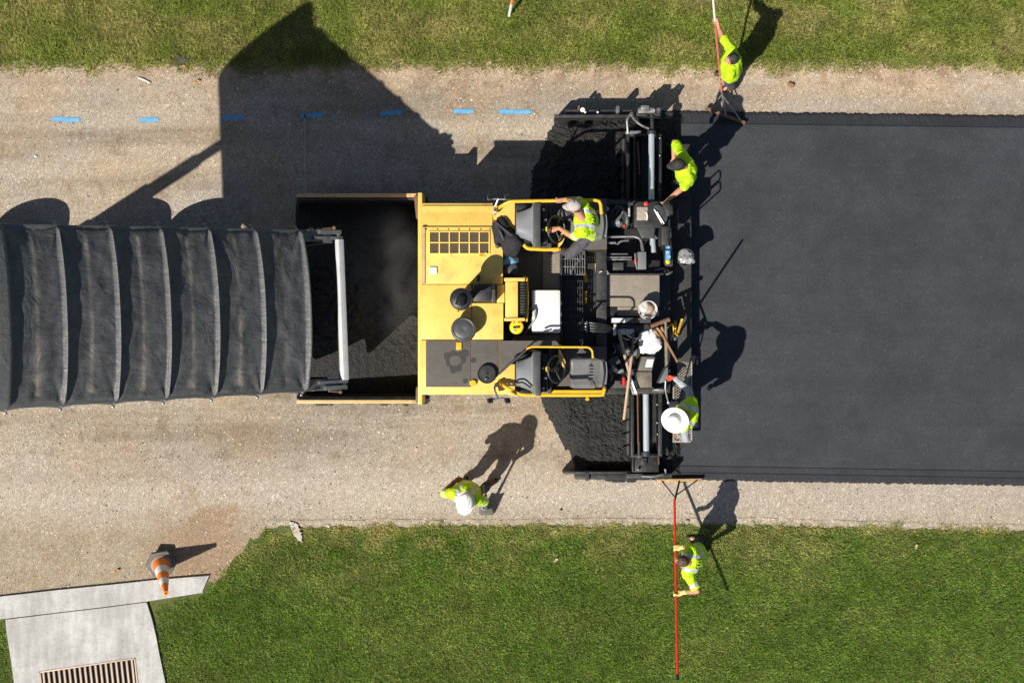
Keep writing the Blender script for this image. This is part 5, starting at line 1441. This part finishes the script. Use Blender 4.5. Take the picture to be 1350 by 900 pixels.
# ---- raker on the far verge
ha, hb = P(930.5, 143, .11), P(982.5, 162.5, .11); sock = P(952, 128, .36); hend = P(938.5, -18, 1.95)
lute('weathered lute with a pale pole held by the raker on the far grass verge', ha, hb, sock, hend, (RUST, STEEL, REDW, WHT2), .70)
ax = (hend-sock).normalized()
def on2(a, b, y):
    lo, hi = 0.0, 1.0
    for _ in range(40):
        m = (lo+hi)/2; p = a.lerp(b, m); py = 450 - p.y*PPM*CAM_H/(CAM_H-p.z)
        if py > y: lo = m
        else: hi = m
    return a.lerp(b, lo)
g1 = on2(sock, hend, 26); g2 = on2(sock, hend, 104)
personC = person('bareheaded worker in a plain lime shirt raking from the far grass verge', P(962, 104, 0),
    P(964, 92, .97), P(964, 81.5, 1.45), (-1, .1, 0),
    [(g1+V((.05, -.10, -.01)), g1, ax, .018), (g2+V((.09, .04, .05)), g2, ax, .018)],
    [(P(960, 99, .10), (-1, .2, 0)), (P(966, 114, .10), (-1, -.3, 0))], head=P(965, 78, 1.60), skin=SKIN, gloves=(None, None), shirt=HIVISD, bands=False, trousers=PANTS, hair=HAIRD, look=(-1, -.3, -.8),
    elbow_poles=[V((.1, .0, -1)), V((.5, -.5, -.8))], torso_out=.02)
# ---- man in the wide hat on the near end of the screed
gD = P(886, 541, ZW)
lev = P(880, 499, 1.36)
personD = person('worker in a white wide-brimmed hat and grey sleeves on the screed step', gD,
    P(903, 546, ZW+.93), P(906.5, 546, ZW+1.40), (-1, .35, 0),
    [(P(889.5, 498.5, 1.40), P(882, 498, 1.36), V((0, .3, 1)), .012), (P(897, 574, 1.25), P(892, 574, 1.2), V((0, .2, 1)), .015)],
    [(P(897, 536, ZW+.10), (-1, .3, 0)), (P(899, 556, ZW+.10), (-1, -.1, 0))], head=P(891.5, 553, ZW+1.58), skin=SKIN, gloves=(GLOVER, None), shirt=HIVIS, trousers=PANTS2, hat='brim', hair=True,
    sleeve='long', look=(-1, .0, -.35), elbow_poles=[V((.6, .15, -.7)), V((.3, -.8, -.6))], torso_out=.035)
# ---- man in the black cap on the far end
personE = person('worker in a black cap and lime shirt leaning to the far control box', P(897, 228, ZW),
    P(904, 228, ZW+.97), P(903.5, 219.5, ZW+1.46), (-1, -.25, 0),
    [(P(888, 210, ZW+1.08), P(886, 216, ZW+1.06), V((.2, .2, 1)), .015), (P(882, 262, 1.50), P(876, 268, 1.42), V((.7, .4, .1)), .02)],
    [(P(899, 217, ZW+.10), (-1, .1, 0)), (P(900, 237, ZW+.10), (-1, -.2, 0))], head=P(894, 217.5, ZW+1.60), skin=SKIN, shirt=HIVISD, bands=False, trousers=PANTS2, hat='cap_black', hair=True,
    look=(-1, -.1, -.3), elbow_poles=[V((-.35, .3, -1)), V((.15, -.1, -1))], torso_out=.02)
# phone in the hand at the chest
ph = MB(); ph.box(P(890.5, 201.5, ZW+1.12), (.09, .06, .02), R(25), .006); tag(ph.build('phone', GLASS, None, P(890.5, 201.5, ZW+1.11)), 'small black phone held by the man in the black cap', 'phone')
# ---- driver
c = P(733.5, 302, ZD+.12)
gw = c + Vector((-.10, -.15, .06)) ; gw = P(726, 302.5, ZD+.16)
personF = person('seated driver in a grey cap and lime vest steering the paver', P(772, 297, 1.86),
    P(780, 298, 1.95), P(767.5, 288, 2.44), (-1, .05, 0),
    [(P(746, 262.5, 2.32), P(737, 264.3, 2.28), V((1, .05, .1)), .024), (P(737, 300.5, 2.28), gw, V((.1, 1, .1)), .016)],
    [(P(742, 286, ZF+.12), (-1, 0, 0)), (P(741, 327, ZF+.12), (-.9, -.25, 0))], head=P(757, 272.5, 2.58), skin=SKIN, shirt=HIVIS, trousers=PANTS, hat='cap_grey', hair=True, look=(-1, .1, -.25),
    elbow_poles=[V((.5, .15, -1)), V((.4, -.5, -1))], knee_poles=[V((-.4, .1, 1)), V((-.5, -1, .7))], back_print=True, torso_out=.03)
# ================================================================== LOOSE THINGS
# traffic cone lying back against the gutter edge
base = P(212, 741, .06)
t = thing('traffic_cone', 'orange traffic cone with white bands tilted beside the concrete gutter', 'cone', base)
ax = V((.28, -.32, .90)).normalized(); u = ax.cross(V((0, 1, 0))).normalized(); v = ax.cross(u)
mb = MB(); ring_ = []
for i in range(6):
    a = R(60*i+8); ring_.append((u*math.cos(a)+v*math.sin(a)))
c0 = base+ax*.02
if (ring_[0].cross(ring_[1])).dot(ax) < 0: ring_ = ring_[::-1]
mb.hull8([c0+d*.245 for d in ring_], [c0+d*.235+ax*.045 for d in ring_], .010)
mb.build('base', M('grey_cone_base', (.13, .12, .11), .7, 0, .15, 14, (.35, .3, .25), .4), t)
Hc = .93; r0, r1 = .135, .03
segs = [(0, .24, ORG, 'cone_body'), (.24, .42, REFW, 'white_band'), (.42, .60, ORG, 'cone_body'), (.60, .76, REFW, 'white_band'), (.76, 1.0, ORG, 'cone_tip')]
for s0, s1, m, nm in segs:
    q = .0015 if m is REFW else 0
    mb = MB(); mb.lathe([(r0+(r1-r0)*s0+q, .045+Hc*s0), (r0+(r1-r0)*(s0+s1)/2+q, .045+Hc*(s0+s1)/2), (r0+(r1-r0)*s1+q, .045+Hc*s1)] + ([(r1+.006, .045+Hc*1.005), (r1+.004, .045+Hc*1.02), (.018, .045+Hc*1.022), (.016, .045+Hc*.97)] if s1 == 1.0 else []), c0, ax, 32)
    mb.build(nm, m, t)
mb = MB(); mb.lathe([(.16, .044), (.158, .055), (.14, .07), (.13, .075)], c0, ax, 32); mb.build('collar', M('cone_collar', (.24, .22, .2), .7, 0, .2, 16), t)

# marker stake in the far lawn
t = thing('marker_stake', 'white and orange survey stake leaning in the far lawn', 'stake', P(671, 22, 0))
a, b = P(671, 22.5, 0), P(677, -8, .75)
mb = MB(); mb.cyl(a, a.lerp(b, .58), .022, 8); mb.build('lower_stake', WHT, t)
mb = MB(); mb.cyl(a.lerp(b, .58), b, .022, 8); mb.build('upper_stake', M('faded_orange_stake', (.72, .25, .08), .6), t)
# string line pegged on the old road
t = thing('string_line', 'white string stretched over the gravel towards the hopper', 'string', P(402, 200, 0))
mb = MB(); mb.cyl(P(402.5, 156, .012), P(402.5, 254, .05), .006, 6); mb.build('string', M('grimy_string', (.5, .47, .42), .8), t)
mb = MB(); mb.cyl(P(402.5, 155, 0), P(401.5, 151.5, .10), .012, 6); mb.build('peg', BLK, t)
# sticks, clods, leaves
mb = MB(); mb.tube([P(182, 102.5, .02), P(190, 105.5, .03), P(198, 109.5, .02)], .016, 6); tag(mb.build('white_stick', WHT2, None, P(190, 106, 0)), 'short pale stick lying at the road edge by the far lawn', 'stick')
def clod(px_, py_, r, m, label, cat='stone'):
    mb = MB(); mb.ball(P(px_, py_, r*.4), (r, r*.85, r*.7), None, 14); me = mb.mesh('clod')
    for v_ in me.vertices: v_.co += v_.normal*r*.35*mnoise.noise(v_.co*(2.2/r)*.5)
    return tag(link_mesh(cat.replace(' ', '_'), me, m, None, P(px_, py_, 0), 60), label, cat)
CLAY = M('brown_clay', (.26, .14, .07), .9, 0, .3, 30, None, 0, .5, 60)
clod(1043, 112, .055, CLAY, 'brown clay clod on the sandy verge above the new asphalt', 'clod')
clod(740, 671, .022, BLK, 'small black lump on the gravel near the lower lawn edge', 'asphalt crumb')
clod(47, 206, .026, WHT2, 'small round white stone on the upper gravel', 'stone')
clod(906, 687, .042, M('pale_stone', (.38, .35, .30), .8, 0, .15, 30, None, 0, .4, 60), 'pale stone at the lawn edge beside the red rake handle', 'stone')
clod(433, 693, .03, M('pale_pebble', (.6, .56, .5), .8), 'pale pebble on the grass edge near the broken kerb end', 'stone')
def leaf(px_, py_, ang, m, label, s=.04, group=None):
    mb = MB(); c = P(px_, py_, .05); d = V((math.cos(ang), math.sin(ang), 0)); n_ = V((-d.y, d.x, 0))
    mb.grid(6, 4, lambda u, v: c + d*((u-.5)*2*s) + n_*((v-.5)*1.1*s*math.sin(math.pi*min(1, .08+.92*u))) + V((0, 0, .012*math.cos(u*5)+.02*abs(v-.5))))
    o = tag(mb.build('fallen_leaf', m, None, P(px_, py_, 0), smooth=60), label, 'leaf', group); md = o.modifiers.new('th', 'SOLIDIFY'); md.thickness = .002; return o
LFP = M('pink_dry_leaf', (.62, .42, .30), .7); LFO = M('orange_dry_leaf', (.52, .26, .07), .7); LFB = M('dark_leaf', (.05, .05, .03), .7)
leaf(733, 738, .6, LFP, 'pale pink leaf on the lower lawn between the two lower workers')
leaf(1208, 720, 1.3, LFP, 'pale pink leaf on the lower lawn under the asphalt corner')
leaf(260, 107, .2, LFO, 'orange leaf at the road edge near the far lawn')
leaf(154, 752, .4, LFO, 'orange leaf on the dirt beside the traffic cone')
leaf(241, 88, .3, M('reddish_leaf', (.45, .24, .15), .7), 'reddish leaf on the far lawn edge beneath a dark weed', .05)
t = thing('weed', 'small dark weed sprouting at the far lawn edge', 'plant', P(240, 84, 0))
for i in range(6):
    a = .5+i*.75; mb = MB(); p0 = P(240, 83, .03); d = V((math.cos(a), math.sin(a), .35)); n_ = V((-d.y, d.x, 0))
    mb.grid(5, 3, lambda u, v: p0 + d*(.15*u) + n_*((v-.5)*.055*math.sin(math.pi*min(1, .1+.9*u))) + V((0, 0, -.05*u*u)))
    mb.build('leaf', LFB, t, smooth=60)
# wooden stick / dead twigs by the lawn corner
# loose pale debris tongue spilled over the lawn edge
mb = MB()
for i in range(140):
    f = random.random(); x = 388 + 8*f + random.uniform(-7, 5)*(1-f*.6); y = 690 + 21*f + random.uniform(-2, 2)
    s = random.uniform(.012, .028); mb.box(P(x, y, .02+random.random()*.02), (s*1.6, s, s*.7), random.random()*3, .003)
stuff(mb.build('rubble', M('grey_rubble', (.46, .42, .37), .85, 0, .2, 20), None, P(390, 700, 0), smooth=0), 'pale broken concrete crumbs spilled over the lawn edge', 'rubble')

# ---- things lying on the paver
def crumple(name, c, size, m, seed, n=24, amp=.25, fq=9, parent=None):
    mb = MB(); mb.ball(c, size, None, n); me = mb.mesh(name); rr = max(size)
    for v_ in me.vertices:
        d = (v_.co-c); q = v_.co*fq + V((seed, 0, 0))
        v_.co += d*(amp*(mnoise.noise(q) + .7*abs(mnoise.noise(q*2.1)) - .2))
        v_.co.z = max(v_.co.z, c.z-size[2]*.75)
    return me
# white board resting over the operator floor
t = thing('cooler_box', 'white cooler box with rounded lid on the operator floor', 'cooler', P(720, 411, ZF+.03))
mb = MB(); mb.pbox(702.5, 384, 737.5, 437.5, ZF+.03, 1.70, .04); mb.build('tub', WHT2, t)
mb = MB(); mb.pbox(701, 382, 739, 439, 1.70, 1.785, .035); mb.build('lid', WHT, t)
mb = MB()
for y in (397, 411.5, 424): mb.pbox(738.5, y, 740.6, y+5, 1.62, 1.77, .006)
mb.build('latch', DKG, t)
mb = MB(); mb.tube([P(676, 446, 1.45), P(678, 452, 1.45), P(688, 447, 1.5), P(697, 433, 1.7), P(705, 420, 1.83), P(706, 409, 1.83), P(702, 405, 1.83), P(697, 407, 1.75)], .016, 8)
tag(mb.build('fuel_hose', STEEL, None, P(690, 440, ZF)), 'thin grey hose curling from the yellow drum over the white cooler', 'hose')
t = thing('yellow_canister', 'round yellow canister with black print beside the cowl', 'canister', P(681, 431, ZF+.03))
c = P(681, 431, 2.02)
mb = MB(); mb.lathe([(.0, -.66), (.09, -.66), (.102, -.62), (.102, -.05), (.09, -.012), (.06, 0), (0, .0)], c, (0, 0, 1), 28); mb.build('drum', YCAP, t)
mb = MB(); mb.torus(c+V((0, .06, -.01)), (0, 0, 1), .035, .010, 16, 6); mb.box(c+V((0, .0, .002)), (.10, .035, .008), .1); mb.box(c+V((-.02, -.048, .002)), (.05, .012, .008), -.1)
mb.build('label_print', INK, t)
# jacket, cooler bag
me = crumple('jacket', P(674, 319, 2.06), (.17, .20, .14), CLOTHB, 3, 28, .35, 7)
jk = tag(link_mesh('jacket', me, CLOTHB, None, P(674, 319, 1.9), 80), 'black jacket bundled beside the far console', 'jacket')
t = thing('backpack', 'black backpack with straps hung between hood and far console', 'bag', P(660, 305, 1.85))
me = crumple('sack', P(661, 305, 2.06), (.13, .20, .12), BLK, 8, 24, .3, 8); link_mesh('sack', me, CLOTHB, t, smooth=80)
for q in ([(652, 291, 2.12), (658, 297, 2.2), (668, 305, 2.2), (677, 312, 2.18)], [(654, 296, 2.14), (660, 306, 2.22), (664, 316, 2.16)]):
    mb = MB(); mb.tube([P(*p) for p in q], .018, 6); mb.build('strap', DKG, t)
mb = MB(); mb.ball(P(656, 324, 2.12), (.035, .035, .03), None, 12); mb.build('clip', DKG, t)
me = crumple('blue_bag', P(669, 343, 1.80), (.15, .10, .14), BLUE, 14, 22, .3, 9)
tag(link_mesh('blue_bag', me, M('blue_white_bag', (.20, .42, .62), .4, 0, .6, 16), None, P(669, 343, 1.66), 60), 'crumpled blue and white bag under the black jacket', 'bag')
t = thing('lunch_box', 'dark grey rounded lunch box below the blue bag', 'lunch box', P(672.5, 354, ZF))
mb = MB(); mb.pbox(663.5, 346.5, 682.5, 362, ZF+.05, 1.90, .05); mb.build('case', DKG, t)
mb = MB(); mb.tube([P(665, 348, 1.86), P(680, 348, 1.9), P(681, 360, 1.86)], .010, 6); mb.build('carry_strap', BLK, t)
# bucket with rag on screed
t = thing('white_bucket', 'dirty white bucket with tan rag and wire handle on the screed plate', 'bucket', P(850, 405, 1.06))
c = P(850, 404.5, 1.06)
mb = MB(); ax_ = V((.15, -.25, 1)).normalized()
mb.lathe([(.0, .01), (.10, .0), (.135, .20), (.142, .20), (.142, .215), (.130, .215), (.098, .015), (.0, .02)], c, ax_, 30); bk_ = mb.build('pail', WHT2, t)
mb = MB(); q = c+ax_*.19; mb.torus(q+V((.0, -.02, -.02)), V((0, .75, .6)), .142, .007, 32, 6); mb.build('handle', STEEL, t)
me = crumple('rag', c+ax_*.15, (.10, .08, .07), WOOD, 5, 20, .4, 14); link_mesh('rag', me, M('tan_rag', (.45, .33, .24), .9, 0, .25, 20), bk_, smooth=70)
me = crumple('rag', c+ax_*.17+V((-.05, .02, 0)), (.08, .10, .06), WHT, 9, 20, .4, 14); link_mesh('rag', me, WHT2, bk_, smooth=70)
me = crumple('plastic_bag', P(857, 449, 1.06), (.17, .19, .15), BAGW, 21, 30, .42, 7)
tag(link_mesh('plastic_bag', me, BAGW, None, P(857, 449, .95), 30), 'crumpled white plastic bag hanging between the wooden sticks', 'bag')
# bucket lined with silvery film, bottle in its holder
t = thing('lined_bucket', 'round bucket lined with crumpled grey film on the walkway corner', 'bucket', P(900, 341, ZW))
c = P(900, 341, ZW)
mb = MB(); mb.lathe([(.09, .0), (.125, .36), (.135, .36), (.135, .375), (.122, .375), (.088, .02), (0, .02)], c, (0, 0, 1), 30); bk_ = mb.build('pail', DKG, t)
me = crumple('film', c+V((0, 0, .345)), (.118, .118, .07), BAGG, 31, 40, .5, 11); link_mesh('film', me, BAGG, bk_, smooth=25)
t = thing('bottle_holder', 'black holder with a blue spray bottle and yellow cap', 'holder', P(881, 338, ZW+.4))
mb = MB(); mb.pbox(876, 323.5, 887.5, 351.5, .60, .92, .03); mb.build('case', BLK2, t)
t = thing('spray_bottle', 'blue bottle with yellow cap lying in the black holder', 'bottle', P(881, 337, .95))
mb = MB(); a, b = P(881, 326, .98), P(880.5, 343, 1.0); mb.caps(a, b, .042, .042, 16); bt = mb.build('bottle', BLUE, t)
mb = MB()
for i, (f_, s_) in enumerate(((.08, 1), (.42, -1), (.75, 1))): mb.torus(a.lerp(b, f_)+V((.012*s_, 0, .041)), (0, 0, 1), .018, .006, 14, 5)
mb.build('label', M('pale_blue_label', (.5, .68, .8), .4), bt)
mb = MB(); mb.cyl(P(880.5, 344, 1.0), P(880.5, 345.5, 1.03), .03, 14); mb.ball(P(880.5, 345, 1.025), (.036, .036, .026), None, 14); mb.build('cap', YCAP, t)
# wooden handled tools across the screed
def pole_tool(label, pts, r, m, parts=()):
    t = thing('long_handled_tool', label, 'tool', pts[0])
    mb = MB(); mb.tube(pts, r, 8); mb.build('handle', m, t); return t
t = pole_tool('long pale wooden handle slanting across the screed to the near extension', [P(833, 466, 1.28), P(829, 500, 1.28), P(822.5, 553, 1.22)], .021, M('pale_ash_wood', (.50, .34, .22), .6, 0, .15, 14, (.25, .17, .1), .4))
mb = MB(); mb.cyl(P(834.5, 438, 1.26), P(833, 467, 1.28), .016, 8); mb.build('ferrule', RUST, t)
t = pole_tool('crossed wooden shovel handle under the pale wooden handle', [P(815.5, 436, 1.22), P(824, 470, 1.22), P(831, 496, 1.20)], .023, M('grey_weathered_wood', (.42, .31, .23), .7, 0, .2, 14, (.2, .14, .1), .4))
mb = MB(); mb.grid(6, 6, lambda u, v: P(828+u*9.5+(v-.5)*(5+2*u), 492+u*28, 1.20+.02*(2*v-1)**2)); bl = mb.build('blade', ALU, t, smooth=60); md = bl.modifiers.new('th', 'SOLIDIFY'); md.thickness = .008
for i, (a, b, lab) in enumerate((((863, 436), (871, 447), 'short grey stake at the top of the brown stake bundle'), ((869, 434), (893.5, 478), 'longest brown stake slanting over the rear walkway'), ((866, 432), (880, 452), 'middle brown stake in the bundle by the white bag'), ((872, 431), (878, 446), 'short tan stake crossing the brown bundle'))):
    mb = MB(); p, q = P(*a, 1.18+.02*i), P(*b, 1.08-.02*i); d = q-p
    mb.box((p+q)/2, (d.length, .030, .022), 0, .004, Matrix((d.normalized(), V((-d.y, d.x, 0)).normalized(), d.normalized().cross(V((-d.y, d.x, 0)).normalized()))).transposed())
    tag(mb.build('wooden_stake', [WOOD, M('rust_brown_wood', (.27, .14, .06), .7, 0, .2, 15), WOOD, BRASS][i], None, p), lab, 'stake', 'wooden stakes beside the white bag')

# ---- faint steam drifting off the hot mix in the hopper
def steam_mat():
    m = bpy.data.materials.new('steam'); m.use_nodes = True; nt = m.node_tree
    nt.nodes.remove(nt.nodes['Principled BSDF'])
    v = N(nt, 'ShaderNodeVolumePrincipled'); v.inputs['Color'].default_value = (.9, .88, .84, 1)
    co = N(nt, 'ShaderNodeTexCoord').outputs['Object']
    n = tex(nt, 'n', 1.6, 4, .6, co, .8)
    ln = N(nt, 'ShaderNodeVectorMath', operation='LENGTH'); mp = N(nt, 'ShaderNodeMapping'); mp.inputs['Scale'].default_value = (1.25, .82, 1.9); nt.links.new(co, mp.inputs[0]); nt.links.new(mp.outputs[0], ln.inputs[0])
    fall = ramp(nt, ln.outputs['Value'], [(.15, 1.0), (.95, 0.0)])
    d = math_(nt, 'MULTIPLY', math_(nt, 'MULTIPLY', fall, ramp(nt, n.outputs[0], [(.38, 0.0), (.72, 1.0)])), .95)
    nt.links.new(d, v.inputs['Density']); nt.links.new(v.outputs[0], nt.nodes['Material Output'].inputs['Volume']); return m
mb = MB(); c = P(508, 370, 1.55); mb.ball(c, (.80, 1.25, .50), None, 24)
st_ = mb.build('steam', steam_mat(), None, c, 80)
stuff(st_, 'thin steam rising off the hot asphalt in the hopper', 'steam')
